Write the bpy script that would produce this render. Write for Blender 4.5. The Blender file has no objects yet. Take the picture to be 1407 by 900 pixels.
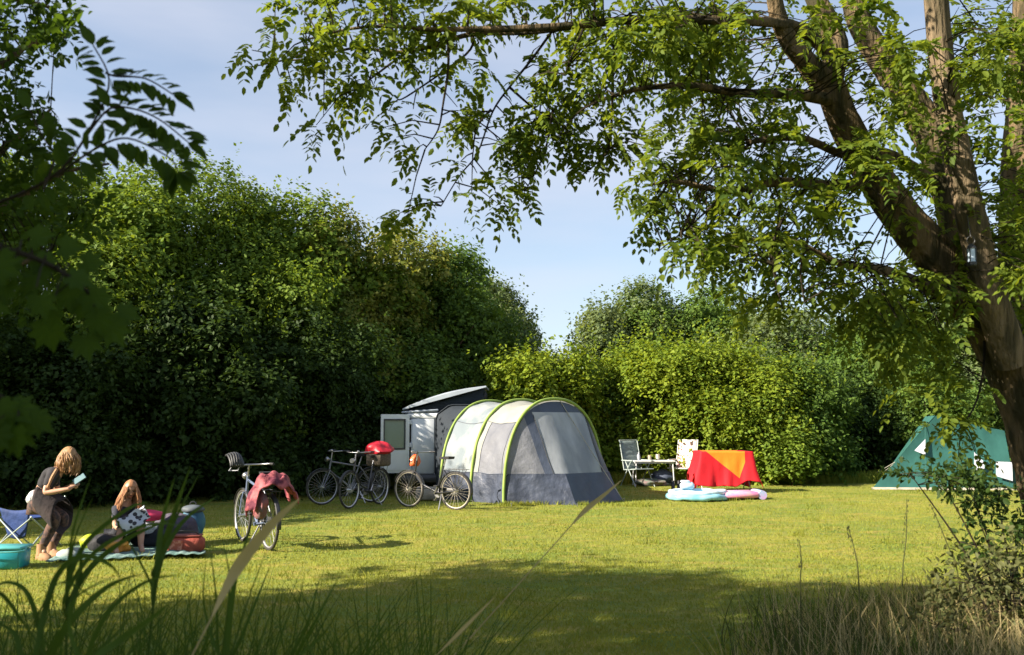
import bpy, math, random
import numpy as np
from mathutils import Vector, Matrix, Quaternion
R = math.radians
SC = bpy.context.scene
COL = SC.collection

# ------------------------------------------------------------------ camera
H, FPX, PW, PH = 1.6, 1300.0, 1407.0, 900.0
PITCH = math.atan(130 / FPX)
cd = bpy.data.cameras.new('camera'); cam = bpy.data.objects.new('camera', cd); COL.objects.link(cam)
cam.location = (0, 0, H); cam.rotation_euler = (R(90) + PITCH, 0, 0)
cd.sensor_width = 36; cd.lens = 36 * FPX / PW; cd.clip_start = .05; cd.clip_end = 3000
cd.dof.use_dof = True; cd.dof.focus_distance = 17.5; cd.dof.aperture_fstop = 4.0
SC.camera = cam

# ------------------------------------------------------------------ sky and sun
SUN_EL, SUN_TRAVEL = R(29), R(24)        # light travels towards +X, slightly away from the camera
sdir = Vector((-math.cos(SUN_TRAVEL) * math.cos(SUN_EL), -math.sin(SUN_TRAVEL) * math.cos(SUN_EL), math.sin(SUN_EL)))
w = bpy.data.worlds.new('World'); SC.world = w; w.use_nodes = True
nt = w.node_tree; nt.nodes.clear()
N = nt.nodes.new; L = nt.links.new
out = N('ShaderNodeOutputWorld'); bg = N('ShaderNodeBackground'); bg.inputs['Strength'].default_value = .080
sky = N('ShaderNodeTexSky'); sky.sky_type = 'NISHITA'; sky.sun_disc = False
sky.sun_elevation = SUN_EL; sky.sun_rotation = math.atan2(sdir.x, sdir.y)
sky.air_density = 1.0; sky.dust_density = .6; sky.ozone_density = 1.6; sky.altitude = 0
tc = N('ShaderNodeTexCoord'); mp = N('ShaderNodeMapping'); mp.inputs['Scale'].default_value = (1, 1, 4.2)
mp.inputs['Rotation'].default_value = (0, R(7), 0); mp.inputs['Location'].default_value = (.35, 0.1, .15)
no = N('ShaderNodeTexNoise'); no.inputs['Scale'].default_value = 2.1; no.inputs['Detail'].default_value = 5; no.inputs['Roughness'].default_value = .48
cr = N('ShaderNodeValToRGB'); cr.color_ramp.elements[0].position = .44; cr.color_ramp.elements[1].position = .74
cr.color_ramp.elements[1].color = (.62, .62, .62, 1)
mx = N('ShaderNodeMix'); mx.data_type = 'RGBA'; mx.inputs[7].default_value = (5.0, 4.8, 5.1, 1)
hs = N('ShaderNodeHueSaturation'); hs.inputs['Saturation'].default_value = .82; hs.inputs['Value'].default_value = 1.0
L(tc.outputs['Generated'], mp.inputs[0]); L(mp.outputs[0], no.inputs['Vector']); L(no.outputs[0], cr.inputs[0])
L(cr.outputs[0], mx.inputs[0]); L(sky.outputs[0], hs.inputs['Color']); L(hs.outputs[0], mx.inputs[6])
mz = N('ShaderNodeMix'); mz.data_type = 'RGBA'; mz.inputs[0].default_value = .45; mz.inputs[7].default_value = (1.75, 2.1, 2.75, 1)   # thin high haze
L(mx.outputs[2], mz.inputs[6]); L(mz.outputs[2], bg.inputs['Color']); L(bg.outputs[0], out.inputs['Surface'])
ld = bpy.data.lights.new('sun', 'SUN'); ld.energy = 5.0; ld.angle = R(.5); ld.color = (1, .89, .72)
sun = bpy.data.objects.new('sun', ld); COL.objects.link(sun); sun.location = (-30, -8, 30)
sun.rotation_euler = sdir.to_track_quat('Z', 'Y').to_euler()
SC.view_settings.view_transform = 'Standard'; SC.view_settings.look = 'None'
SC.view_settings.exposure = 1.6; SC.view_settings.gamma = 1
SC.cycles.max_bounces = 6; SC.cycles.diffuse_bounces = 3; SC.cycles.transmission_bounces = 4
SC.cycles.transparent_max_bounces = 6; SC.cycles.caustics_reflective = False; SC.cycles.caustics_refractive = False

# ------------------------------------------------------------------ places in the scene
_ca, _sa = math.cos(PITCH), math.sin(PITCH)
def ray(px, py):
    x = (px - PW / 2) / FPX; y = -(py - PH / 2) / FPX
    return Vector((x, _ca - y * _sa, _sa + y * _ca))
def gp(px, py, z=0.0):                       # point of the ground seen there
    d = ray(px, py); t = (z - H) / d.z
    return Vector((0, 0, H)) + d * t
def at(px, py, Y):                           # point at distance Y seen there
    d = ray(px, py); return Vector((0, 0, H)) + d * (Y / d.y)

# ------------------------------------------------------------------ objects
OFF = {}
def link(o, parent=None):
    COL.objects.link(o)
    if parent is not None: o.parent = parent
    return o
def thing(name, label, cat, loc=(0, 0, 0), rz=0, group=None):
    o = bpy.data.objects.new(name, None); o.empty_display_size = .2
    link(o); o.location = loc; o.rotation_euler = (0, 0, rz)
    o['label'] = label; o['category'] = cat
    if group: o['group'] = group
    return o
def tag(o, label, cat, group=None, kind=None):
    if label: o['label'] = label
    if cat: o['category'] = cat
    if group: o['group'] = group
    if kind: o['kind'] = kind
    return o
def origin(o):
    v = Vector((0, 0, 0))
    while o is not None: v = v + Vector(o.location); o = o.parent
    return v
def mesh_np(name, V, F, mat, parent=None, world=False, smooth=False, loc=None):
    """V (n,3), F (m,k) arrays or a list of faces. world: coordinates are the world's"""
    me = bpy.data.meshes.new(name)
    V = np.asarray(V, dtype=np.float64)
    o = bpy.data.objects.new(name, me); link(o, parent)
    if parent is None and world:
        if loc is None: loc = (float(V[:, 0].mean()), float(V[:, 1].mean()), float(V[:, 2].min()))
        o.location = loc; V = V - np.array(loc)
    elif world: V = V - np.array(origin(parent))
    elif loc is not None: o.location = loc
    if isinstance(F, np.ndarray):
        k = F.shape[1]; nf = len(F)
        me.vertices.add(len(V)); me.vertices.foreach_set('co', V.astype(np.float32).ravel())
        me.loops.add(nf * k); me.loops.foreach_set('vertex_index', F.astype(np.int32).ravel())
        me.polygons.add(nf); me.polygons.foreach_set('loop_start', np.arange(0, nf * k, k, dtype=np.int32))
        me.update(calc_edges=True)
    else:
        me.from_pydata([tuple(v) for v in V], [], F); me.update()
    if smooth:
        me.polygons.foreach_set('use_smooth', np.ones(len(me.polygons), dtype=bool))
    for m in (mat if isinstance(mat, (list, tuple)) else [mat]): me.materials.append(m)
    return o
def copy_tree(o, parent=None):
    c = o.copy(); COL.objects.link(c)
    if parent is not None: c.parent = parent
    for ch in list(o.children): copy_tree(ch, c)
    return c

def smooth_path(pts, radii=None, sub=4):
    """Catmull-Rom through the points"""
    P = [Vector(p) for p in pts]
    if radii is None: radii = [1] * len(P)
    Q, rr = [], []
    for i in range(len(P) - 1):
        p0 = P[max(i - 1, 0)]; p1 = P[i]; p2 = P[i + 1]; p3 = P[min(i + 2, len(P) - 1)]
        for s in range(sub):
            t = s / sub
            Q.append(.5 * ((2 * p1) + (p2 - p0) * t + (2 * p0 - 5 * p1 + 4 * p2 - p3) * t * t + (3 * p1 - p0 - 3 * p2 + p3) * t ** 3))
            rr.append(radii[i] * (1 - t) + radii[i + 1] * t)
    Q.append(P[-1]); rr.append(radii[-1])
    return Q, rr

class G:
    """collects shapes that become ONE mesh"""
    def __init__(s): s.v = []; s.f = []; s.m = []; s.mi = 0
    def add(s, vs, fs, M=None):
        b = len(s.v)
        s.v += [(M @ Vector(v)) if M is not None else Vector(v) for v in vs]
        s.f += [tuple(b + i for i in f) for f in fs]; s.m += [s.mi] * len(fs); return s
    def box(s, c, d, rot=None, bev=0.0, taper=(1, 1)):
        x, y, z = d[0] / 2, d[1] / 2, d[2] / 2
        b = min(bev, x * .9, y * .9, z * .9)
        M = Matrix.Translation(Vector(c))
        if rot is not None: M = M @ (rot.to_4x4() if isinstance(rot, Matrix) else Matrix.Rotation(rot, 4, 'Z'))
        if b <= 0:
            vs = [(i * x * (taper[0] if k > 0 else 1), j * y * (taper[1] if k > 0 else 1), k * z) for i in (-1, 1) for j in (-1, 1) for k in (-1, 1)]
            fs = [(0, 1, 3, 2), (4, 6, 7, 5), (0, 4, 5, 1), (2, 3, 7, 6), (0, 2, 6, 4), (1, 5, 7, 3)]
            return s.add(vs, fs, M)
        vs, fs, idx = [], [], {}
        for i in (-1, 1):
            for j in (-1, 1):
                for k in (-1, 1):
                    tx, ty = (taper if k > 0 else (1, 1))
                    for a in range(3):
                        e = [x * tx, y * ty, z]
                        for q in range(3):
                            if q != a: e[q] -= b
                        idx[(i, j, k, a)] = len(vs); vs.append((i * e[0], j * e[1], k * e[2]))
        S = (-1, 1)
        for q in S:
            fs.append([idx[(q, j, k, 0)] for j, k in ((-1, -1), (1, -1), (1, 1), (-1, 1))][::q])
            fs.append([idx[(i, q, k, 1)] for i, k in ((-1, -1), (-1, 1), (1, 1), (1, -1))][::q])
            fs.append([idx[(i, j, q, 2)] for i, j in ((-1, -1), (1, -1), (1, 1), (-1, 1))][::q])
        for p in S:
            for q in S:
                f = [idx[(-1, p, q, 1)], idx[(1, p, q, 1)], idx[(1, p, q, 2)], idx[(-1, p, q, 2)]]; fs.append(f if p * q < 0 else f[::-1])
                f = [idx[(p, -1, q, 0)], idx[(p, 1, q, 0)], idx[(p, 1, q, 2)], idx[(p, -1, q, 2)]]; fs.append(f if p * q > 0 else f[::-1])
                f = [idx[(p, q, -1, 0)], idx[(p, q, 1, 0)], idx[(p, q, 1, 1)], idx[(p, q, -1, 1)]]; fs.append(f if p * q < 0 else f[::-1])
        for i in S:
            for j in S:
                for k in S:
                    f = [idx[(i, j, k, 0)], idx[(i, j, k, 1)], idx[(i, j, k, 2)]]; fs.append(f if i * j * k > 0 else f[::-1])
        return s.add(vs, fs, M)
    def tube(s, pts, r, n=8, close=False, cap=True, wob=0.0, rng=None, flute=0.0):
        P = [Vector(p) for p in pts]; m = len(P)
        rr = r if isinstance(r, (list, tuple)) else [r] * m
        vs, fs = [], []
        T = (P[1] - P[0]).normalized() if not close else (P[1] - P[-1]).normalized()
        up = Vector((0, 0, 1)) if abs(T.z) < .9 else Vector((1, 0, 0))
        A = T.cross(up).normalized()
        for i in range(m):
            if close: t = (P[(i + 1) % m] - P[i - 1])
            else: t = P[min(i + 1, m - 1)] - P[max(i - 1, 0)]
            t = t.normalized() if t.length > 1e-9 else T
            A = (A - t * A.dot(t)); A = A.normalized() if A.length > 1e-6 else t.orthogonal().normalized()
            B = t.cross(A)
            for k in range(n):
                a = 2 * math.pi * k / n
                q = rr[i] * (1 + (wob * (rng.random() - .5) if wob else 0))
                if flute: q *= 1 + flute * (math.sin(3 * a + i * .13) + .7 * math.sin(5 * a - i * .21 + 1) + .5 * math.sin(9 * a + i * .35) + .35 * math.sin(i * .9))
                vs.append(P[i] + A * (math.cos(a) * q) + B * (math.sin(a) * q))
        for i in range(m if close else m - 1):
            j = (i + 1) % m
            for k in range(n):
                l = (k + 1) % n
                fs.append((i * n + k, i * n + l, j * n + l, j * n + k))
        if cap and not close:
            fs.append(tuple(range(n))[::-1]); fs.append(tuple((m - 1) * n + k for k in range(n)))
        return s.add(vs, fs)
    def ring(s, c, rad, r, axis='Y', n=32, k=8, M=None):
        pts = []
        for i in range(n):
            a = 2 * math.pi * i / n; u, v = math.cos(a) * rad, math.sin(a) * rad
            p = {'Y': (u, 0, v), 'X': (0, u, v), 'Z': (u, v, 0)}[axis]
            p = Vector(c) + Vector(p); pts.append(M @ p if M is not None else p)
        return s.tube(pts, r, k, close=True)
    def lathe(s, c, prof, n=16, M=None):
        vs, fs = [], []
        for (r, z) in prof:
            for k in range(n):
                a = 2 * math.pi * k / n; vs.append((c[0] + r * math.cos(a), c[1] + r * math.sin(a), c[2] + z))
        for i in range(len(prof) - 1):
            for k in range(n):
                l = (k + 1) % n; fs.append((i * n + k, i * n + l, (i + 1) * n + l, (i + 1) * n + k))
        fs.append(tuple(range(n))[::-1]); fs.append(tuple((len(prof) - 1) * n + k for k in range(n)))
        return s.add(vs, fs, M)
    def ball(s, c, r, n=12, m=8, M=None):
        r = r if isinstance(r, (list, tuple)) else (r, r, r)
        vs, fs = [], []
        for i in range(m + 1):
            th = math.pi * i / m
            for k in range(n):
                a = 2 * math.pi * k / n
                vs.append((c[0] + r[0] * math.sin(th) * math.cos(a), c[1] + r[1] * math.sin(th) * math.sin(a), c[2] + r[2] * math.cos(th)))
        for i in range(m):
            for k in range(n):
                l = (k + 1) % n; fs.append((i * n + k, (i + 1) * n + k, (i + 1) * n + l, i * n + l))
        return s.add(vs, fs, M)
    def grid(s, fn, nu, nv):
        vs = [fn(i / nu, j / nv) for i in range(nu + 1) for j in range(nv + 1)]
        fs = [(i * (nv + 1) + j, (i + 1) * (nv + 1) + j, (i + 1) * (nv + 1) + j + 1, i * (nv + 1) + j + 1) for i in range(nu) for j in range(nv)]
        return s.add(vs, fs)
    def build(s, name, mat, parent=None, world=False, smooth=False, thick=0, loc=None):
        o = mesh_np(name, np.array([tuple(v) for v in s.v]), s.f, mat, parent, world, smooth, loc)
        if isinstance(mat, (list, tuple)) and len(mat) > 1: o.data.polygons.foreach_set('material_index', s.m)
        if smooth == 'auto' or smooth: 
            try: o.data.set_sharp_from_angle(angle=R(50))
            except Exception: pass
        if thick:
            md = o.modifiers.new('thickness', 'SOLIDIFY'); md.thickness = thick; md.offset = 0
        return o

# ------------------------------------------------------------------ materials
def rgb(h):
    c = [int(h[i:i + 2], 16) / 255 for i in (0, 2, 4)]
    return tuple(x / 12.92 if x <= .04045 else ((x + .055) / 1.055) ** 2.4 for x in c)
def pm(name, c1, c2=None, scale=6, rough=.6, bump=.0, bscale=40, metal=0, trans=0, coat=0, island=0, detail=4, lo=.35, hi=.65, stretch=(1, 1, 1), spec=.5, tcol=None):
    m = bpy.data.materials.new(name); m.use_nodes = True; nt = m.node_tree; nt.nodes.clear()
    N = nt.nodes.new; L = nt.links.new
    o = N('ShaderNodeOutputMaterial'); b = N('ShaderNodeBsdfPrincipled')
    b.inputs['Roughness'].default_value = rough; b.inputs['Metallic'].default_value = metal
    b.inputs['Specular IOR Level'].default_value = spec
    if coat: b.inputs['Coat Weight'].default_value = coat
    if c2 is None: c2 = tuple(x * .78 for x in c1)
    tc = N('ShaderNodeTexCoord'); mp = N('ShaderNodeMapping'); mp.inputs['Scale'].default_value = stretch
    L(tc.outputs['Object'], mp.inputs[0])
    n = N('ShaderNodeTexNoise'); n.inputs['Scale'].default_value = scale; n.inputs['Detail'].default_value = detail
    L(mp.outputs[0], n.inputs['Vector'])
    r = N('ShaderNodeMapRange'); r.inputs['From Min'].default_value = lo; r.inputs['From Max'].default_value = hi
    L(n.outputs[0], r.inputs[0]); fac = r.outputs[0]
    if island:
        ge = N('ShaderNodeNewGeometry'); mi = N('ShaderNodeMix'); mi.data_type = 'FLOAT'; mi.inputs[0].default_value = island
        L(fac, mi.inputs[2]); L(ge.outputs['Random Per Island'], mi.inputs[3]); fac = mi.outputs[0]
    mx = N('ShaderNodeMix'); mx.data_type = 'RGBA'; mx.inputs[6].default_value = (*c1, 1); mx.inputs[7].default_value = (*c2, 1)
    L(fac, mx.inputs[0]); L(mx.outputs[2], b.inputs['Base Color'])
    if bump:
        n2 = N('ShaderNodeTexNoise'); n2.inputs['Scale'].default_value = bscale; n2.inputs['Detail'].default_value = 5
        L(mp.outputs[0], n2.inputs['Vector'])
        bp = N('ShaderNodeBump'); bp.inputs['Strength'].default_value = min(1, bump); bp.inputs['Distance'].default_value = .02 * max(1, bump)
        L(n2.outputs[0], bp.inputs['Height']); L(bp.outputs[0], b.inputs['Normal'])
    if trans:
        t = N('ShaderNodeBsdfTranslucent'); ms = N('ShaderNodeMixShader'); ms.inputs[0].default_value = trans
        if tcol:
            mc = N('ShaderNodeMix'); mc.data_type = 'RGBA'; mc.blend_type = 'MULTIPLY'; mc.inputs[0].default_value = 1
            mc.inputs[7].default_value = (*tcol, 1); L(mx.outputs[2], mc.inputs[6]); L(mc.outputs[2], t.inputs['Color'])
        else: L(mx.outputs[2], t.inputs['Color'])
        L(b.outputs[0], ms.inputs[1]); L(t.outputs[0], ms.inputs[2]); L(ms.outputs[0], o.inputs['Surface'])
    else: L(b.outputs[0], o.inputs['Surface'])
    m['principled'] = b.name
    return m
def leafmat(name, c1, c2, island=.6, trans=.38, rough=.6, scale=.9, spec=.18):
    return pm(name, c1, c2, scale=scale, rough=rough, trans=trans, island=island, detail=3, lo=.3, hi=.7, spec=spec, tcol=(1.7, 1.5, .75))

LF_bright = leafmat('leaf_bright', (.175, .24, .026), (.065, .13, .020))
LF_vivid  = leafmat('leaf_vivid', (.24, .29, .022), (.09, .165, .02))
LF_mid    = leafmat('leaf_mid', (.13, .20, .032), (.05, .105, .022))
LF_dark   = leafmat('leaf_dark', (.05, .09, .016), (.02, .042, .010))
LF_grey   = leafmat('leaf_grey_green', (.17, .215, .085), (.07, .11, .045))
LF_olive  = leafmat('leaf_olive', (.26, .25, .05), (.10, .15, .03))
LF_ash    = leafmat('leaf_ash', (.18, .23, .024), (.05, .10, .02), scale=1.6, trans=.52)
LF_near   = leafmat('leaf_near', (.055, .10, .012), (.026, .055, .008), trans=.5, spec=.12, rough=.7)
LF_reed   = leafmat('leaf_reed', (.085, .14, .02), (.04, .08, .013), trans=.35, scale=3, spec=.12, rough=.7)
LF_dry    = leafmat('leaf_dry', (.50, .40, .20), (.32, .26, .12), trans=.2, scale=5)
LF_brown  = leafmat('leaf_brownish', (.10, .10, .035), (.055, .07, .022), trans=.2, scale=3)
GR_short  = leafmat('grass_short', (.285, .28, .042), (.16, .215, .032), trans=.3, scale=.6, rough=.7)
BARK  = pm('bark', (.15, .108, .062), (.045, .04, .022), scale=9, rough=.95, bump=4, bscale=26, stretch=(1, 1, .16), detail=12, spec=.1, lo=.42, hi=.58)
BARK2 = pm('bark_pale', (.20, .15, .095), (.07, .058, .035), scale=9, rough=.95, bump=4, bscale=28, stretch=(1, 1, .16), detail=12, spec=.1, lo=.42, hi=.6)
TWIG  = pm('twig', (.035, .028, .018), (.02, .017, .012), rough=.95, spec=.1)
# ------------------------------------------------------------------ ground
def lawn_mat():
    m = bpy.data.materials.new('lawn'); m.use_nodes = True; nt = m.node_tree; b = nt.nodes['Principled BSDF']
    N = nt.nodes.new; L = nt.links.new
    tc = N('ShaderNodeTexCoord')
    def noise(scale, detail, st=(1, 1, 1), rough=.5):
        mp = N('ShaderNodeMapping'); mp.inputs['Scale'].default_value = st; L(tc.outputs['Object'], mp.inputs[0])
        n = N('ShaderNodeTexNoise'); n.inputs['Scale'].default_value = scale; n.inputs['Detail'].default_value = detail; n.inputs['Roughness'].default_value = rough
        L(mp.outputs[0], n.inputs['Vector']); return n.outputs[0]
    def ramp(x, a, c):
        r = N('ShaderNodeMapRange'); r.inputs['From Min'].default_value = a; r.inputs['From Max'].default_value = c; L(x, r.inputs[0]); return r.outputs[0]
    def mix(f, a, c):
        q = N('ShaderNodeMix'); q.data_type = 'RGBA'; L(f, q.inputs[0])
        for s, k in ((a, 6), (c, 7)):
            if isinstance(s, tuple): q.inputs[k].default_value = (*s, 1)
            else: L(s, q.inputs[k])
        return q.outputs[2]
    c = mix(ramp(noise(.45, 6, (1, 1.8, 1), .6), .42, .58), (.27, .265, .042), (.16, .215, .034))
    c = mix(ramp(noise(1.1, 7, (1, 2.6, 1), .65), .47, .66), c, (.34, .27, .065))
    c = mix(ramp(noise(6, 6), .45, .8), c, (.12, .175, .045))
    c = mix(ramp(noise(45, 3), .5, .8), c, (.20, .19, .05))
    L(c, b.inputs['Base Color']); b.inputs['Roughness'].default_value = .9; b.inputs['Specular IOR Level'].default_value = .15
    bp = N('ShaderNodeBump'); bp.inputs['Strength'].default_value = .6; bp.inputs['Distance'].default_value = .05
    L(noise(38, 6, rough=.7), bp.inputs['Height']); L(bp.outputs[0], b.inputs['Normal'])
    return m
rs = np.random.RandomState(4)
def hgt(x, y):      # very slight unevenness of the lawn
    return .018 * np.sin(x * .9 + 1.3) * np.sin(y * .7) + .012 * np.sin(x * 2.3 + y * 1.7)
def ground():
    # fine in the middle, coarse to the horizon; one sheet
    def axis(lo, hi, fine_lo, fine_hi, step):
        a = [lo, lo * .4 + fine_lo * .6, fine_lo - 15]
        a += list(np.arange(fine_lo, fine_hi, step)); a += [fine_hi + 15, hi * .4 + fine_hi * .6, hi]
        return np.array(a)
    X = axis(-900, 900, -24, 24, .4); Y = axis(-900, 1500, -4, 40, .4)
    gx, gy = np.meshgrid(X, Y, indexing='ij')
    fade = np.clip((26 - np.abs(gx)) / 4, 0, 1) * np.clip((42 - gy) / 4, 0, 1) * np.clip((gy + 6) / 4, 0, 1)
    V = np.stack([gx, gy, hgt(gx, gy) * fade], -1).reshape(-1, 3)
    nx, ny = len(X), len(Y)
    i = np.arange(nx - 1)[:, None] * ny + np.arange(ny - 1)[None]
    F = np.stack([i, i + ny, i + ny + 1, i + 1], -1).reshape(-1, 4)
    o = mesh_np('ground', V, F, lawn_mat(), smooth=True); o['kind'] = 'structure'
    o['label'] = 'mown yellow-green lawn of the camping field'
ground()

# ------------------------------------------------------------------ leaves
# templates: (u along, v across, w up), triangles
T_dia = (np.array([(0, 0, 0), (.45, .33, .07), (1, 0, -.05), (.45, -.33, .07)]), np.array([(0, 3, 2), (0, 2, 1)]))
T_oval = (np.array([(0, 0, 0), (.25, .24, .05), (.65, .24, .03), (1, 0, -.1), (.65, -.24, .03), (.25, -.24, .05)]),
          np.array([(0, 5, 4), (0, 4, 3), (0, 3, 2), (0, 2, 1)]))
def unit(a): return a / np.maximum(np.linalg.norm(a, axis=-1, keepdims=True), 1e-9)
def batch(T, P, D, Nn, S):
    tv, tf = T; D = unit(D); B = unit(np.cross(Nn, D)); W = np.cross(D, B)
    S = np.asarray(S)[:, None, None]
    V = P[:, None] + S * (tv[None, :, 0, None] * D[:, None] + tv[None, :, 1, None] * B[:, None] + tv[None, :, 2, None] * W[:, None])
    n, k = len(P), len(tv)
    F = (np.arange(n)[:, None, None] * k + tf[None]).reshape(-1, 3)
    return V.reshape(-1, 3), F
def sprigs(rng, P0, D0, ln, per, ls, T=T_dia, spread=.75, droop=.15, face=0.0):
    """leaves along short shoots that start at P0 in direction D0"""
    n = len(P0); D0 = unit(D0)
    t = rng.uniform(.05, 1, (n, per)); r = rng.normal(size=(n, per, 3))
    side = unit(r - (r * D0[:, None]).sum(-1, keepdims=True) * D0[:, None])
    P = P0[:, None] + D0[:, None] * (t * ln[:, None])[..., None] + side * (ls * .25)
    D = unit(D0[:, None] * .55 + side * spread + np.array([0, 0, -droop]))
    Nn = unit(np.array([0, 0, 1.0]) * (.8 - .4 * face) + D0[:, None] * face + rng.normal(size=(n, per, 3)) * .55)
    if face: D = unit(D0[:, None] * .25 + side * 1.0 + np.array([0, 0, -droop]))
    S = ls * rng.uniform(.65, 1.25, (n, per))
    return batch(T, P.reshape(-1, 3), D.reshape(-1, 3), Nn.reshape(-1, 3), S.reshape(-1))
def joinVF(L):
    Vs, Fs, b = [], [], 0
    for V, F in L: Vs.append(V); Fs.append(F + b); b += len(V)
    return np.concatenate(Vs), np.concatenate(Fs)
def blobs(rng, c, r, n, sub=.34, full=True):
    """an uneven crown: smaller ellipsoids through and over a big one; full: it reaches down to its foot like a hedge shrub"""
    c = np.array(c, float); r = np.array(r, float)
    out = [(c, r * .72)]
    for i in range(n):
        d = rng.normal(size=3); d[2] = d[2] if full else abs(d[2]) * .9 - .35
        d = d / np.linalg.norm(d)
        if full: d = np.sign(d) * np.abs(d) ** .85
        k = rng.uniform(.55, 1.0); s = sub * rng.uniform(.45, 1.3)
        q = c + d * r * k
        rr = r * s; m = min(r) * s; rr = rr * .5 + m * .5
        if full and q[2] + rr[2] > c[2] + r[2] * 1.08: q[2] = c[2] + r[2] * 1.08 - rr[2]
        out.append((q, rr * np.array([1, 1, rng.uniform(.8, 1.15)])))
    if full:           # skirt of growth down to the ground
        for i in range(7):
            a = rng.uniform(0, 6.283); q = c + np.array([math.cos(a) * r[0] * .7, math.sin(a) * r[1] * .6, 0]); q[2] = max(c[2] - r[2], 0) + .35
            out.append((q, np.array([max(.5, r[0] * .4), max(.4, r[1] * .35), .5])))
    top = max(q[2] + e[2] for q, e in out); f = (c[2] + r[2]) / top      # the highest clump reaches the crown's top
    return [(q * np.array([1, 1, f]), e * np.array([1, 1, f])) for q, e in out]
def crown(rng, bl, n, ls, per=9, ln=.45, up=.45, T=T_dia, inner=.15, zmin=.05):
    C = np.array([b[0] for b in bl]); Rr = np.array([b[1] for b in bl])
    a = (Rr[:, 0] * Rr[:, 2] + Rr[:, 1] * Rr[:, 2]); k = rng.choice(len(bl), n, p=a / a.sum())
    d = unit(rng.normal(size=(n, 3))); d[:, 2] = np.where((d[:, 2] < -.3) & (rng.uniform(size=n) < .6), -d[:, 2], d[:, 2])
    q = np.where(rng.uniform(size=n) < inner, rng.uniform(.3, .8, n), rng.uniform(.82, 1.06, n))
    P = C[k] + d * Rr[k] * q[:, None]
    nor = unit(d / Rr[k])
    D = unit(nor + np.array([0, 0, up]) + rng.normal(size=(n, 3)) * .35)
    keep = P[:, 2] > zmin; P, D = P[keep], D[keep]
    return sprigs(rng, P, D, ln * rng.uniform(.5, 1.3, len(P)), per, ls, T, face=.8)
def branches(G_, rng, base, bl, r0, n=6, sides=7):
    for i in range(n):
        c = bl[rng.randint(len(bl))][0]
        mid = Vector(base).lerp(Vector(c), .5) + Vector(rng.normal(size=3) * .25); mid.z = max(mid.z, .4)
        p, rr = smooth_path([base, Vector(base).lerp(mid, .4) + Vector((0, 0, .2)), mid, c], [r0 * .7, r0 * .5, r0 * .35, r0 * .12], 3)
        G_.tube(p, rr, 6)
def bush(name, label, cat, c, r, mat, seed, n=2600, ls=.10, nb=22, per=9, ln=.45, up=.45, group=None, sub=.34, trunk_r=.09, T=T_dia, zmin=.05, inner=.15):
    """c = (x, y, z of the crown's centre), r = its radii"""
    rng = np.random.RandomState(seed)
    t = thing(name, label, cat, (c[0], c[1], 0), 0, group)
    bl = blobs(rng, c, r, nb, sub, 'tree' not in name or c[2] - r[2] < .5)
    V, F = crown(rng, bl, n, ls, per, ln, up, T, inner, zmin)
    # long new shoots break the outline
    C = np.array([b[0] for b in bl]); E_ = np.array([b[1] for b in bl]); ns = n // 14; k = rng.randint(0, len(bl), ns)
    d = unit(rng.normal(size=(ns, 3)) * np.array([1, 1, .6]) + np.array([0, -.15, .75])); P0 = C[k] + d * E_[k] * .9
    V2, F2 = sprigs(rng, P0, d * .5 + np.array([0, 0, .75]) + rng.normal(size=(ns, 3)) * .25, ln * rng.uniform(1.2, 2.6, ns), 11, ls * .95, T, spread=.9, droop=.1)
    V, F = joinVF([(V, F), (V2, F2)])
    o = mesh_np('crown' if 'tree' in name else 'foliage', V, F, mat, t, world=True); o['kind'] = 'stuff'
    g = G(); base = (c[0], c[1], -.02)
    g.tube([base, (c[0] + .05, c[1], c[2] * .35), (c[0], c[1] + .05, max(c[2] * .8, .5))], [trunk_r, trunk_r * .8, trunk_r * .5], 9)
    branches(g, rng, (c[0], c[1], c[2] * .3), bl, trunk_r, 7)
    g.build('trunk' if 'tree' in name else 'stem', BARK, t, world=True, smooth=True)
    return t
def veg(px, ytop, D, wpx, depth, name, label, cat, mat, seed, low=0.0, **k):
    """place a bush by the column px, the height its top reaches, the distance and the width in view"""
    top = at(px, ytop, D).z; x = at(px, 580, D).x; s = FPX / D
    cz = (top + low) / 2
    return bush(name, label, cat, (x, D, cz), (wpx / s / 2, depth, (top - low) / 2 * .97), mat, seed, **k)

GL = 'tall shrubs of the dark hedge on the left'
# left mass: a tall mixed hedge
veg(-10, 205, 21.5, 330, 2.4, 'hedge_shrub', 'tall yellow-green shrub rising behind the overhanging leaves at the frame edge', 'shrub', LF_bright, 11, group=GL, n=9500, ls=.115, nb=44)
veg(165, 222, 22.0, 270, 2.4, 'hedge_shrub', 'broad leafy shrub with a yellow-green top behind the two people', 'shrub', LF_bright, 12, group=GL, n=9500, ls=.12, nb=44)
veg(310, 232, 23.0, 290, 2.4, 'hedge_shrub', 'tallest broad leafy shrub rising behind the bicycle with the pink bag', 'shrub', LF_bright, 13, group=GL, n=10500, ls=.105, nb=44)
veg(415, 276, 24.0, 230, 2.2, 'hedge_shrub', 'narrow upright shrub between the tall broad one and the olive topped one', 'shrub', LF_bright, 14, group=GL, n=8500, ls=.13, nb=34)
veg(505, 306, 25.4, 220, 2.3, 'hedge_shrub', 'rounded olive topped shrub behind the bicycle with the red bag', 'shrub', LF_olive, 15, group=GL, n=8500, ls=.115, nb=34)
veg(590, 344, 27.0, 210, 2.4, 'hedge_shrub', 'mid green shrub directly behind the van roof', 'shrub', LF_mid, 16, group=GL, n=7500, ls=.12, nb=30)
veg(655, 388, 33, 150, 2.8, 'broad_tree', 'grey-green rounded tree closing the left hedge, beside the gap of open sky', 'tree', LF_grey, 17, n=8000, ls=.13, nb=34, trunk_r=.2, low=.0)
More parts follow.
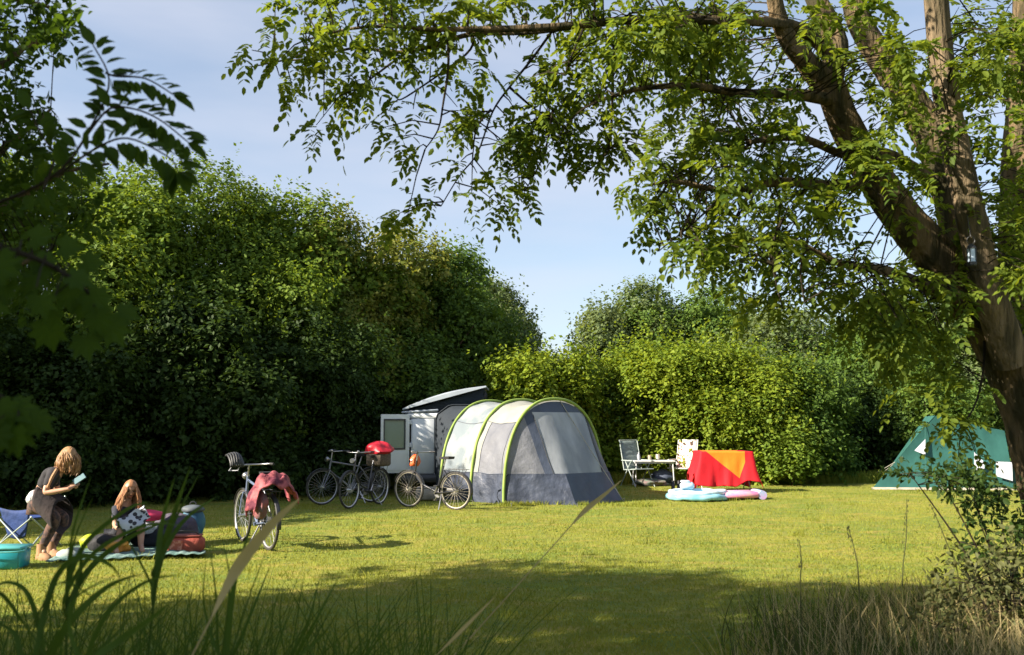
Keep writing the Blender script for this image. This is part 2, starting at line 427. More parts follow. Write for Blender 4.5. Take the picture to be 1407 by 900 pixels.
veg(705, 446, 35, 84, 1.8, 'broad_tree', 'small dark tree standing at the edge of the gap of open sky', 'tree', LF_mid, 18, n=3200, ls=.13, nb=20, trunk_r=.15, low=.0)
# front row: shade at the hedge's foot put into a darker leaf colour
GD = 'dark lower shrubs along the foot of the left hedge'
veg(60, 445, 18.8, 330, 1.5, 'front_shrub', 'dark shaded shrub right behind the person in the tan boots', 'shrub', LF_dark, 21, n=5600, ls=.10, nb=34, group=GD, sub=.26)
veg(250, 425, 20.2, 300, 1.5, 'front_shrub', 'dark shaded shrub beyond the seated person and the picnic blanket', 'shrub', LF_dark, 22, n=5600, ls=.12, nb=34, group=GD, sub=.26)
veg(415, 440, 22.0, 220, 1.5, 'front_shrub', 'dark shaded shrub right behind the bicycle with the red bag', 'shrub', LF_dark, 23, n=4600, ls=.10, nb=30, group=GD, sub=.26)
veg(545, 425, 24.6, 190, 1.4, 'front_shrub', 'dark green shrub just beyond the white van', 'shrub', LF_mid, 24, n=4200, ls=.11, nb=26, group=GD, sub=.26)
# low yellow-green hedge in the gap
GM = 'low yellow-green shrubs behind the tent'
for i, (px, yt, lab) in enumerate(((652, 480, 'low yellow-green shrub peeping over the raised van roof'), (722, 496, 'low yellow-green shrub behind the middle of the tunnel tent'), (780, 488, 'low yellow-green shrub behind the front hoop of the tunnel tent'))):
    veg(px, yt, (27.2, 24.6, 25.4)[i], (105, 105, 84)[i], (1.4, .9, .8)[i], 'low_shrub', lab, 'shrub', LF_vivid, 31 + i, n=2600, ls=.12, nb=18, group=GM)
veg(560, 470, 29.5, 150, 1.6, 'low_shrub', 'low mid green shrub behind the van, left end of its row', 'shrub', LF_mid, 35, n=2400, ls=.12, nb=18, group=GM)
# right mass
veg(876, 392, 34, 150, 2.6, 'broad_tree', 'airy grey-green tree next to the open sky, beyond the garden chairs', 'tree', LF_grey, 41, n=6500, ls=.13, nb=30, trunk_r=.18, low=.0)
veg(955, 388, 35, 220, 2.8, 'broad_tree', 'full mid green tree rising above the bright bush', 'tree', LF_mid, 42, n=8000, ls=.13, nb=34, trunk_r=.2, low=.0)
veg(1085, 418, 33, 210, 2.6, 'broad_tree', 'lower tree behind the right end of the bright bush', 'tree', LF_grey, 43, n=7000, ls=.13, nb=30, trunk_r=.18, low=.0)
veg(1215, 405, 31, 220, 2.6, 'broad_tree', 'mid green tree rising above the dark hollow beside the green tent', 'tree', LF_mid, 44, n=7000, ls=.12, nb=30, trunk_r=.18, low=.0)
veg(1345, 400, 31, 230, 2.6, 'broad_tree', 'leafy tree rising right behind the green tent', 'tree', LF_grey, 45, n=7000, ls=.12, nb=30, trunk_r=.18)
veg(1480, 380, 31, 240, 2.6, 'broad_tree', 'leafy tree at the far end of the field beyond the big trunk', 'tree', LF_mid, 46, n=4500, ls=.14, nb=26, trunk_r=.18)
GB = 'bright bushes behind the garden chairs'
veg(905, 492, 26.5, 190, 1.8, 'bright_bush', 'bright yellow-green bush right behind the garden chairs and table', 'shrub', LF_vivid, 51, n=6500, ls=.11, nb=34, up=1.1, ln=.6, group=GB)
veg(1010, 484, 26.0, 200, 1.8, 'bright_bush', 'bright yellow-green bush right behind the red cloth', 'shrub', LF_vivid, 52, n=6500, ls=.11, nb=34, up=1.1, ln=.6, group=GB)
veg(1095, 505, 26.4, 130, 1.6, 'bright_bush', 'greener tapering bush next to the dark hollow', 'shrub', LF_mid, 53, n=4500, ls=.11, nb=26, up=1.0, ln=.6, group=GB)
veg(838, 520, 27.2, 110, 1.6, 'bright_bush', 'mid green bush between the tunnel tent and the garden chairs', 'shrub', LF_mid, 54, n=3400, ls=.11, nb=20, up=.9, ln=.6, group=GB)
veg(1085, 612, 24.4, 48, .5, 'dry_bush', 'small straw coloured bush in front of the hedge beside the red cloth', 'shrub', LF_bright, 55, n=600, ls=.10, nb=12, up=1.3, ln=.6, trunk_r=.03)
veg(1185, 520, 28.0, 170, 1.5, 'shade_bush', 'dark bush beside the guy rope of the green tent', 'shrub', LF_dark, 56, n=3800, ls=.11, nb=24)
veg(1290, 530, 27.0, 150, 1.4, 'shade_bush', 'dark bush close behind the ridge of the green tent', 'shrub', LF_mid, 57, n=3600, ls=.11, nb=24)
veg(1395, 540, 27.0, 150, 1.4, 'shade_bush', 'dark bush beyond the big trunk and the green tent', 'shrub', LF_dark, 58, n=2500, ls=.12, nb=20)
# the field goes on: hedges outside the frame on both sides (they also shade the left corner)
GO = 'hedge trees outside the camping corner'
def off(x, y, z, rx, ry, rz, lab, seed, mat=LF_mid, n=5000, ls=.17, name='hedge_tree', low=0):
    bush(name, lab, 'tree', (x, y, z), (rx, ry, rz), mat, seed, n=n, ls=ls, nb=26, group=GO, trunk_r=.25, inner=.4)
off(-13.6, 13.9, 3.7, 2.2, 2.7, 3.8, 'leafy hedge tree beyond the left edge, nearest the blue camp chair', 60)
off(-14.8, 18.2, 4.0, 2.4, 2.6, 4.0, 'dense hedge tree beyond the left edge of the view, farthest of its row', 61)
off(-9.4, 2.6, 5.4, 3.0, 3.7, 2.6, 'broad high-crowned tree near the path beyond the left edge', 66, n=2700)
off(-8.8, .2, 2.4, 3.0, 4.4, 2.6, 'low spreading tree beside the path beyond the left edge of the view', 70, n=4200)
off(-6.4, -1.3, 3.9, 2.7, 2.6, 4.0, 'broad tree behind the camera, close to the camping corner', 67, n=5000)
off(21, 27, 4.0, 3.5, 3.0, 4.0, 'hedge tree beyond the right edge of the view', 68, n=2500, ls=.2)
off(19, 19, 4.0, 3.0, 3.5, 4.0, 'nearer hedge tree beyond the right edge of the view', 69, n=2500, ls=.2)
# far hedge line that closes the gap
rng = np.random.RandomState(77)
bl = []
for i in range(46):
    x = -75 + i * 3.4 + rng.uniform(-1, 1); bl.append((np.array([x, 75 + rng.uniform(-2, 2), 2.4]), np.array([3.2, 2.5, 3.2 + rng.uniform(0, 1.6)])))
V, F = crown(rng, bl, 9000, .34, 8, .9)
o = mesh_np('far_wood', V, F, LF_grey, world=True); tag(o, 'far line of trees on the horizon in the gap between the hedges', 'trees', kind='stuff')
# ------------------------------------------------------------------ the big tree on the right
def big_tree():
    rng = np.random.RandomState(5); rr = random.Random(5)
    t = thing('spreading_tree', 'big many-stemmed tree in the near corner whose leafy boughs hang over the lawn', 'tree', tuple(gp(1452, 862)))
    S = lambda Y: FPX / Y
    def limb(name, pts, mat, parent=t, ground=False, n=22):
        P = [at(x, y, Y) for x, y, Y, r in pts]; rad = [r / S(Y) for x, y, Y, r in pts]
        if ground: P[0].z = -.05
        q, ra = smooth_path(P, rad, 10)
        g = G(); g.tube(q, ra, n, wob=.035, rng=rr, flute=.045); g.build(name, mat, parent, world=True, smooth=True)
        return q, ra
    trunk_pts = [(1490, 880, 7.7, 80), (1476, 800, 7.7, 60), (1460, 700, 7.7, 48), (1434, 600, 7.7, 42), (1400, 520, 7.7, 38), (1356, 440, 7.7, 33), (1294, 365, 7.6, 29),
                 (1229, 285, 7.5, 26), (1186, 215, 7.4, 23), (1153, 150, 7.3, 21), (1136, 105, 7.3, 19)]
    tr = limb('trunk', trunk_pts, BARK, ground=True, n=36)
    Lm = []
    Lm.append(limb('limb', [(1140, 125, 7.3, 20), (1112, 90, 7.2, 15), (1086, 60, 7.1, 13), (1068, 20, 7.0, 12), (1058, -40, 6.9, 10), (1030, -140, 6.8, 8)], BARK))
    Lm.append(limb('limb', [(1138, 125, 7.3, 17), (1147, 60, 7.4, 17), (1122, 0, 7.5, 15), (1100, -80, 7.6, 15), (1090, -220, 7.8, 9)], BARK))
    Lm.append(limb('limb', [(1372, 480, 7.9, 28), (1330, 370, 8.1, 26), (1302, 250, 8.2, 24), (1266, 160, 8.3, 22), (1215, 86, 8.3, 19), (1180, 25, 8.3, 17), (1160, -60, 8.3, 14), (1130, -200, 8.3, 10)], BARK))
    Lm.append(limb('limb', [(1390, 500, 7.4, 24), (1352, 380, 7.25, 21), (1326, 262, 7.2, 19), (1309, 180, 7.2, 18), (1295, 95, 7.2, 17), (1286, 0, 7.2, 16), (1275, -160, 7.2, 14), (1262, -330, 7.2, 8)], BARK2))
    Lm.append(limb('limb', [(1500, 860, 8.3, 46), (1462, 660, 8.3, 36), (1428, 520, 8.3, 33), (1404, 400, 8.4, 28), (1402, 260, 8.4, 26), (1410, 120, 8.5, 24), (1415, -60, 8.6, 22), (1400, -260, 8.6, 10)], BARK, ground=True))
    Lm.append(limb('bough', [(1290, 262, 8.2, 11), (1255, 232, 8.0, 9), (1210, 210, 7.8, 8), (1160, 212, 7.6, 6), (1100, 190, 7.4, 5), (1030, 195, 7.2, 3)], BARK))
    Lm.append(limb('bough', [(1140, 75, 7.3, 9), (1100, 40, 7.1, 8), (1049, 30, 6.9, 7), (960, 27, 6.7, 6.5), (862, 28, 6.5, 6), (800, 34, 6.4, 5.5), (720, 39, 6.3, 5), (650, 40, 6.25, 4), (590, 40, 6.2, 3.3), (540, 36, 6.15, 2.6), (480, 40, 6.1, 2), (420, 55, 6.1, 1.4)], BARK))
    Lm.append(limb('bough', [(820, 32, 6.45, 4.5), (730, 44, 6.5, 4), (648, 47, 6.5, 3.5), (595, 63, 6.5, 3.2), (545, 72, 6.5, 2.6), (488, 66, 6.5, 2), (430, 80, 6.5, 1.4), (375, 84, 6.5, 1)], BARK))
    Lm.append(limb('bough', [(1330, 420, 7.6, 12), (1275, 395, 7.3, 9), (1215, 372, 7.0, 7), (1150, 360, 6.8, 5), (1085, 330, 6.7, 4), (1030, 330, 6.6, 2.5)], BARK))
    Lm.append(limb('bough', [(1205, 250, 7.5, 9), (1140, 255, 7.2, 7), (1070, 250, 7.0, 6), (1000, 262, 6.8, 4.5), (930, 250, 6.7, 3), (890, 255, 6.6, 1.6)], BARK))
    Lm.append(limb('bough', [(1150, 140, 7.3, 10), (1095, 130, 7.0, 8), (1020, 128, 6.8, 6), (950, 118, 6.6, 5), (880, 122, 6.5, 3.5), (820, 140, 6.4, 2)], BARK))
    # hanging twigs that show against the sky
    tw = G()
    hang = [[(615, 46), (616, 92), (609, 142), (602, 178), (584, 205)], [(759, 42), (730, 82), (702, 117), (677, 153), (656, 210), (631, 242), (606, 283)],
            [(801, 40), (788, 70), (776, 102)], [(843, 60), (839, 187), (829, 215), (797, 243)], [(675, 150), (655, 175), (650, 210)], [(760, 150), (748, 210), (722, 262)],
            [(650, 50), (640, 75), (560, 132), (545, 135)], [(560, 70), (520, 100), (460, 146)], [(1010, 250), (960, 300), (905, 345)], [(1075, 300), (1060, 350), (1075, 425)],
            [(1110, 330), (1100, 370), (1105, 415)], [(700, 120), (735, 150), (765, 165)], [(850, 130), (800, 150), (765, 190)], [(430, 66), (400, 80), (345, 92)]]
    tips = []
    for h in hang:
        Y = 6.35 + rng.uniform(-.25, .25)
        P = [at(x, y, Y + i * .03) for i, (x, y) in enumerate(h)]
        q, ra = smooth_path(P, list(np.linspace(.011, .004, len(P))), 5); tw.tube(q, ra, 5); tips += q[6:]
    q, ra = smooth_path([at(1352, 440, 7.7), at(1352, 500, 7.5), at(1342, 550, 7.35), at(1322, 585, 7.25), at(1298, 608, 7.2)], [.012, .010, .008, .006, .003], 6); tw.tube(q, ra, 5); low_tips = [tuple(p) for p in q[6:]]
    # clusters of leaflets: (px, py, rx, ry, count, nearest, farthest)
    E = [(357, 82, 24, 20, 9), (402, 80, 30, 30, 14), (395, 110, 24, 12, 5), (415, 25, 26, 26, 14), (470, 20, 45, 26, 26), (480, 75, 40, 26, 18), (530, 25, 45, 28, 26), (505, 115, 32, 24, 14), (455, 148, 16, 12, 5), (545, 137, 20, 12, 6),
         (570, 70, 40, 22, 12), (600, 20, 45, 24, 22), (660, 12, 45, 20, 18), (612, 90, 14, 14, 4), (645, 100, 20, 12, 5), (560, 182, 20, 12, 6), (600, 168, 34, 20, 12), (628, 178, 26, 24, 8), (640, 225, 22, 12, 5), (594, 255, 18, 14, 5), (650, 262, 16, 10, 4),
         (585, 295, 30, 14, 8), (579, 207, 5, 5, 1), (705, 20, 40, 20, 14), (755, 18, 45, 22, 16), (735, 100, 22, 20, 7), (765, 85, 16, 14, 4), (700, 165, 30, 22, 10), (760, 150, 40, 30, 26), (725, 190, 40, 26, 22), (790, 180, 40, 34, 30), (690, 205, 20, 14, 5),
         (722, 262, 28, 18, 11), (745, 240, 10, 8, 2), (835, 150, 40, 40, 34), (800, 100, 40, 22, 16), (850, 90, 45, 34, 30), (826, 208, 16, 14, 4), (805, 238, 8, 6, 1), (870, 40, 60, 36, 50), (800, 15, 45, 20, 20),
         (940, 40, 60, 44, 60), (925, 110, 60, 40, 50), (890, 215, 28, 22, 16), (895, 255, 28, 22, 14), (930, 190, 40, 26, 22), (925, 290, 40, 26, 20), (905, 340, 18, 12, 5), (950, 240, 40, 30, 26), (1000, 30, 60, 44, 60), (1000, 105, 60, 40, 50),
         (1010, 180, 46, 34, 32), (1020, 245, 60, 34, 50), (985, 300, 55, 34, 42), (1060, 330, 55, 40, 50), (1010, 355, 40, 26, 22), (975, 360, 26, 18, 9), (1075, 395, 20, 36, 16), (1105, 385, 16, 28, 9), (1060, 415, 12, 16, 4), (1040, 385, 26, 16, 8),
         (1060, 120, 40, 60, 44), (1060, 210, 40, 50, 34), (1100, 270, 50, 40, 40), (1140, 320, 44, 40, 36), (1110, 210, 30, 34, 16), (1180, 380, 44, 34, 34), (1230, 390, 44, 40, 44), (1270, 430, 50, 40, 50), (1200, 430, 34, 20, 14), (1100, 30, 40, 40, 24),
         (1210, 130, 34, 60, 22), (1200, 230, 50, 20, 12), (1240, 300, 30, 22, 12), (1240, 40, 44, 44, 34), (1195, 190, 30, 30, 10), (1350, 60, 50, 60, 66), (1345, 150, 30, 50, 18), (1360, 330, 50, 60, 60), (1395, 240, 26, 50, 20), (1390, 400, 30, 50, 34), (1380, 330, 40, 50, 34),
         (1320, 400, 40, 40, 34), (1290, 460, 30, 34, 16), (1290, 600, 20, 20, 5), (1325, 590, 28, 18, 10), (1335, 620, 24, 14, 6), (1180, 60, 30, 40, 10), (1260, 200, 24, 30, 8), (1400, 60, 26, 60, 26), (1290, 350, 30, 30, 12), (1250, 470, 30, 26, 16), (1200, 470, 36, 24, 16), (1150, 420, 30, 24, 14), (1270, 520, 26, 30, 14), (1310, 520, 24, 30, 12)]
    P, D = [], []
    limbs = np.array([tuple(p) for q, ra in Lm for p in q] + [tuple(p) for p in tr[0][50:]])
    E += [(1240, 60, 60, 60, 34), (1340, 60, 50, 60, 34), (1390, 150, 30, 60, 20), (1330, 200, 30, 60, 14), (1230, 150, 36, 50, 18), (1280, 270, 40, 40, 16), (1160, 30, 50, 30, 20)]
    nE = len(E)
    for ie, e in enumerate(E):
        x, y, rx, ry, n = e
        base = 6.1 + (x - 350) / 1050 * 1.3
        sp = .25 if x < 840 else .9
        if ie >= nE - 7: base, sp = 6.3, .4         # in front of the limbs
        n = max(1, n * (.38 if x < 860 else .43) * (.6 if ie >= nE - 7 else 1)); g_ = max(1, int(round(n / 3.2)))
        for q_ in range(g_):                       # sprays: a few leaf bunches close together
            a = rng.uniform(0, 2 * math.pi); q = math.sqrt(rng.uniform(0, 1)); Y = base + rng.uniform(-sp, sp)
            cpt = np.array(tuple(at(x + rx * q * math.cos(a), y + ry * q * math.sin(a), Y)))
            for k in range(int(round(n / g_))): P.append(tuple(cpt + rng.normal(size=3) * np.array([.085, .085, .05])))
    # the crown goes on above the picture
    for k in range(170):
        a = rng.uniform(0, 2 * math.pi); q = math.sqrt(rng.uniform(0, 1)); zz = rng.uniform(4.6, 8.2)
        w_ = 3.3 * math.sqrt(max(.1, 1 - ((zz - 5.2) / 3.4) ** 2))
        P.append((2.6 + w_ * 1.15 * q * math.cos(a), 7.6 + w_ * q * math.sin(a) * .9, zz))
    for k in range(230):    # the side of the crown beyond the frame
        a = rng.uniform(0, 2 * math.pi); q = math.sqrt(rng.uniform(0, 1)); P.append((5.9 + 1.7 * q * math.cos(a), 7.8 + 2.2 * q * math.sin(a), rng.uniform(2.9, 6.5)))
    for k in range(36):    # bough towards the left, above the frame
        u = rng.uniform(0, 1); P.append((2.0 - 4.3 * u, 7 - u * .8 + rng.uniform(-.8, .8), 4.75 + rng.uniform(0, .9) - u * .25))
    P = np.array(P)
    # each cluster hangs on a thin twig from the closest bough
    TV, TF, b = [], [], 0
    tp = np.concatenate([limbs, np.array([tuple(p) for p in tips]), np.array(low_tips)])
    for i in range(len(P)):
        d = np.linalg.norm(tp - P[i], axis=1); j = int(np.argmin(d * rng.uniform(1, 1.7, len(d)))); D.append(P[i] - tp[j] + np.array([0, 0, -.1]))
        if d[j] > .06 and d[j] < (.45 if P[i][2] < 2.1 else 1.1 if P[i][0] > 1.0 else .8) and not (P[i][2] > 4.6 and P[i][0] < .5 and d[j] > .4):
            m = (tp[j] + P[i]) / 2 + np.array([0, 0, .10 * d[j]])
            tw.tube([tuple(tp[j]), tuple(m), tuple(P[i])], [.007, .005, .003], 3, cap=False)
    tw.build('twigs', TWIG, t, world=True)['kind'] = 'stuff'
    D = unit(np.array(D))
    # each bunch = 4 compound leaves around the twig's end, paired leaflets along a drooping stalk
    n = len(P); m = 4
    dd = unit(D[:, None] * .55 + rng.normal(size=(n, m, 3)) * .8 + np.array([0, 0, -.12])).reshape(-1, 3)
    P0 = (P[:, None] + rng.normal(size=(n, m, 3)) * .02).reshape(-1, 3); K = len(P0)
    ln = rng.uniform(.13, .24, K); up = unit(np.array([0, 0, 1.0]) + rng.normal(size=(K, 3)) * .35)
    side = unit(np.cross(dd, up)); Vs = []
    for i in range(6):
        u_ = .22 + .78 * i / 5
        pos = P0 + dd * (ln * u_)[:, None] + np.array([0, 0, -1.0]) * (ln * .42 * u_ * u_)[:, None]
        tan = unit(dd + np.array([0, 0, -.84]) * u_)
        for sg in ((-1, 1) if i < 5 else (0,)):
            keep = rng.uniform(size=K) < .93
            D_ = unit(tan * (.55 if sg else 1.0) + side * sg * .85 + rng.normal(size=(K, 3)) * .14 + np.array([0, 0, -.10]))
            Vs.append(batch(T_oval, pos[keep], D_[keep], (up + rng.normal(size=(K, 3)) * .22)[keep], (.33 * ln * rng.uniform(.8, 1.15, K) * (1 - .25 * abs(u_ - .55)))[keep]))
    V, F = joinVF(Vs)
    o = mesh_np('crown', V, F, LF_ash, t, world=True); o['kind'] = 'stuff'
    return t
big_tree()

# ------------------------------------------------------------------ near foliage on the left
T_big = (np.array([(0, 0, 0), (.14, .15, .03), (.38, .25, .05), (.68, .19, .02), (1, 0, -.12), (.68, -.19, .02), (.38, -.25, .05), (.14, -.15, .03), (.5, 0, 0)]),
         np.array([(0, 8, 1), (1, 8, 2), (2, 8, 3), (3, 8, 4), (4, 8, 5), (5, 8, 6), (6, 8, 7), (7, 8, 0)]))
def lobed():
    ang = [0, 16, 30, 42, 62, 84, 104, 122, 150, 180]; rad = [.6, .40, .36, .56, .33, .46, .30, .38, .30, .1]
    pts = [(.38 + rad[0] * 1, 0)]
    vs = [(.38, 0, 0)]
    full = [(a, r) for a, r in zip(ang, rad)] + [(-a, r) for a, r in list(zip(ang, rad))[1:-1]][::-1]
    for a, r in full: vs.append((.38 + r * math.cos(R(a)), r * math.sin(R(a)), -.25 * r * r + .03 * abs(math.sin(R(a)))))
    n = len(full); fs = [(0, 1 + i, 1 + (i + 1) % n) for i in range(n)]
    return np.array(vs), np.array(fs)
T_lobed = lobed()
def near_tree():
    rng = np.random.RandomState(8)
    t = thing('overhanging_tree', 'dark small-leaved tree reaching into the top left corner against the sky', 'tree', (-3.6, 3.6, 0))
    g = G(); q, ra = smooth_path([(-3.6, 3.6, -.05), (-3.55, 3.7, 1.5), (-3.7, 3.9, 3.0), (-3.3, 4.3, 4.2), (-3.4, 4.6, 5.6)], [.16, .13, .11, .08, .03], 5)
    g.tube(q, ra, 12); g.build('trunk', BARK, t, world=True, smooth=True)
    tips = []
    for pts in ([(-3.6, 3.8, 2.4), at(-60, 230, 4.3), at(20, 190, 4.5), at(70, 150, 4.6)], [(-3.5, 4.1, 3.6), at(-40, 90, 4.5), at(40, 60, 4.6), at(90, 50, 4.7)],
                [(-3.4, 4.2, 4.0), at(-30, -20, 4.6), at(30, 0, 4.7), at(70, 10, 4.7)], [(-3.6, 3.8, 2.2), at(-80, 330, 4.2), at(0, 290, 4.4), at(80, 240, 4.5), at(150, 225, 4.5)],
                [(-3.6, 3.8, 2.0), at(-80, 400, 4.0), at(0, 370, 4.2), at(70, 350, 4.3)]):
        g = G(); q, ra = smooth_path(pts, list(np.linspace(.035, .006, len(pts))), 5); g.tube(q, ra, 6); g.build('bough', BARK, t, world=True, smooth=True); tips += q
    tips = np.array([tuple(p) for p in tips])
    E = [(30, 20, 60, 40, 17), (20, 80, 60, 36, 13), (60, 60, 34, 22, 9), (10, 140, 50, 36, 15), (50, 165, 34, 26, 7), (0, 200, 50, 26, 10), (70, 45, 24, 20, 7), (60, 235, 70, 26, 18), (20, 275, 60, 34, 14), (110, 300, 60, 30, 7), (40, 340, 70, 40, 16),
         (-70, 100, 50, 120, 16), (-70, 300, 50, 100, 10), (60, 400, 50, 24, 7)]
    P = []
    for x, y, rx, ry, n in E:
        for k in range(n):
            a = rng.uniform(0, 6.283); s = math.sqrt(rng.uniform(0, 1)); P.append(tuple(at(x + rx * s * math.cos(a), y + ry * s * math.sin(a), 4.5 + rng.uniform(-.45, .45))))
    P = np.array(P); tw = G(); D = []
    for p in P:
        d = np.linalg.norm(tips - p, axis=1); j = int(np.argmin(d)); D.append(p - tips[j])
        if d[j] < .35: tw.tube([tuple(tips[j]), tuple((tips[j] + p) / 2 + np.array([0, 0, .03])), tuple(p)], [.004, .003, .002], 3, cap=False)
    tw.build('twigs', TWIG, t, world=True)['kind'] = 'stuff'
    D = unit(np.array(D)); n = len(P); m = 3
    dd = unit(D[:, None] * .7 + rng.normal(size=(n, m, 3)) * .7).reshape(-1, 3); P0 = np.repeat(P, m, 0)
    V, F = sprigs(rng, P0, dd, rng.uniform(.1, .2, len(P0)), 7, .047, T_oval, spread=.8, droop=.2)
    o = mesh_np('crown', V, F, LF_near, t, world=True); o['kind'] = 'stuff'
near_tree()
def leaf_mesh(name, T, mat):
    me = bpy.data.meshes.new(name); me.from_pydata([tuple(v) for v in T[0]], [], [tuple(int(i) for i in f) for f in T[1]]); me.materials.append(mat); me.update(); return me
def put_leaf(me, parent, p, d, n, s, name='leaf'):
    o = bpy.data.objects.new(name, me); COL.objects.link(o); o.parent = parent
    d = Vector(d).normalized(); b = Vector(n).cross(d).normalized(); w_ = d.cross(b)
    M = Matrix((d, b, w_)).transposed().to_4x4()
    o.matrix_local = Matrix.Translation(Vector(p) - origin(parent)) @ M @ Matrix.Diagonal((s, s, s, 1))
def near_sprig():
    """spray of long leaves against the sky, each leaf its own part"""
    rr = random.Random(3); Y = 2.7
    root = thing('leafy_branch', 'spray of long pointed leaves hanging against the open sky near the top left corner', 'branch', tuple(at(-70, 330, 2.6)))
    me = leaf_mesh('leaf', T_big, LF_near)
    stems = [[(-70, 300, 2.9), (20, 270, 2.75), (85, 232, 2.65), (130, 165, 2.7), (150, 110, 2.7), (128, 62, 2.7)],
             [(120, 185, 2.68), (150, 150, 2.7), (185, 150, 2.72), (220, 165, 2.74), (258, 195, 2.75)], [(145, 100, 2.7), (160, 105, 2.72), (200, 108, 2.74), (238, 130, 2.75)],
             [(80, 240, 2.65), (130, 205, 2.6), (175, 190, 2.58), (230, 215, 2.58), (245, 235, 2.58)], [(60, 260, 2.62), (75, 215, 2.7), (60, 190, 2.7), (40, 150, 2.7)]]
    g = G()
    for k, s in enumerate(stems):
        P = [at(*p) for p in s]; q, ra = smooth_path(P, list(np.linspace(.004 if k else .006, .002, len(P))), 5); g.tube(q, ra, 5)
        if k == 0: g.tube([(-3.55, 3.7, 1.9), tuple(q[0].lerp(Vector((-3.55, 3.7, 1.9)), .5) + Vector((0, 0, .12))), tuple(q[0])], [.022, .013, .006], 6)
        n0 = 6 if k == 0 else 3
        for i in range(n0, len(q)):
            for side in (-1, 1):
                t = (q[i] - q[i - 1]).normalized(); f = Vector((0, 1, 0)); lat = t.cross(f).normalized() * side
                d = t * .55 + lat * .8 + Vector((0, rr.uniform(-.5, .5), -.35 + rr.uniform(-.3, .2)))
                nn = Vector((rr.uniform(-.6, .6), -.7 + rr.uniform(-.4, .4), .7))
                put_leaf(me, root, q[i] + d * .01, d, nn, rr.uniform(.05, .078) * (1.0 if k != 2 else .75))
        t = (q[-1] - q[-2]).normalized(); put_leaf(me, root, q[-1], t, Vector((0, -.6, .8)), .08)
    g.build('stem', TWIG, root, world=True, smooth=True)
near_sprig()
def near_maple(label, x0, pts, leaves, seed, size):
    rr = random.Random(seed)
    root = thing('maple_branch', label, 'branch', tuple(at(*pts[0])))
    me = leaf_mesh('leaf', T_lobed, LF_near); g = G()
    P = [at(*p) for p in pts]; q, ra = smooth_path(P, list(np.linspace(.009, .003, len(P))), 5); g.tube(q, ra, 6)
    g.tube([(-3.56, 3.65, 1.45), tuple(q[0].lerp(Vector((-3.56, 3.65, 1.45)), .5) + Vector((0, 0, .1))), tuple(q[0])], [.024, .015, .009], 6)
    for (x, y, Y, ang) in leaves:
        p = at(x, y, Y); j = min(range(len(q)), key=lambda k: (q[k] - p).length)
        g.tube([q[j], (q[j] + p) / 2 + Vector((0, 0, .01)), p], [.002, .0018, .0015], 4)
        d = Vector((math.cos(R(ang)), rr.uniform(-.4, .4), math.sin(R(ang)))); nn = Vector((rr.uniform(-.35, .35), -1, .45 + rr.uniform(-.3, .5)))
        put_leaf(me, root, p, d, nn, size * rr.uniform(.8, 1.15))
    g.build('stem', TWIG, root, world=True, smooth=True)
near_maple('branch of big lobed leaves drooping before the dark hedge, halfway up the left edge', 0, [(-120, 300, 1.9), (-30, 330, 1.9), (60, 360, 1.95), (120, 400, 2.0), (140, 430, 2.0)],
           [(-5, 340, 1.85, -60), (20, 345, 1.9, -100), (40, 350, 1.95, -30), (65, 362, 1.95, -120), (85, 375, 1.9, -20), (95, 380, 2.0, -80), (110, 395, 1.95, -40), (120, 405, 2.0, -110), (128, 420, 1.95, -75), (140, 430, 2.0, -60),
            (150, 425, 2.05, -15), (10, 380, 1.9, -85), (-10, 400, 1.9, -70), (50, 395, 1.85, -70), (75, 410, 1.9, -95), (30, 330, 2.0, 10), (70, 340, 2.0, 5), (100, 360, 2.05, 0), (-20, 360, 1.8, -20), (60, 430, 2.0, -80), (115, 450, 2.0, -70)], 4, .082)
near_maple('pair of big lobed leaves at the left edge above the blue camp chair', 0, [(-120, 500, 1.9), (-50, 520, 1.9), (0, 545, 1.95), (25, 570, 1.95)],
           [(-10, 545, 1.9, -60), (5, 550, 1.95, -30), (20, 568, 1.95, -80), (25, 572, 1.9, -110), (0, 575, 1.9, -90), (30, 565, 2.0, -35)], 6, .09)

# ------------------------------------------------------------------ reeds, long grass
def blade_geo(g, P, wmax, tipw=.0, base=.45, n=9, roll=0.0):
    """a folded blade along a smooth path"""
    q, _ = smooth_path(P, None, 5); m = len(q)
    prev = None; vs = []; fs = []
    for i, p in enumerate(q):
        t = (q[min(i + 1, m - 1)] - q[max(i - 1, 0)]).normalized(); u = i / (m - 1)
        wd = wmax * (base + (1 - base) * min(1, u / .35)) * (1 - max(0, (u - .35) / .65) ** 1.6) + .0006
        view = Vector((math.sin(roll), -math.cos(roll), .25))
        s = t.cross(view); s = s.normalized() if s.length > 1e-4 else Vector((1, 0, 0)); nn = s.cross(t)
        vs += [p - s * wd * .5 + nn * wd * .18, p, p + s * wd * .5 + nn * wd * .18]
    for i in range(m - 1):
        a = 3 * i; fs += [(a, a + 1, a + 4, a + 3), (a + 1, a + 2, a + 5, a + 4)]
    g.add(vs, fs)
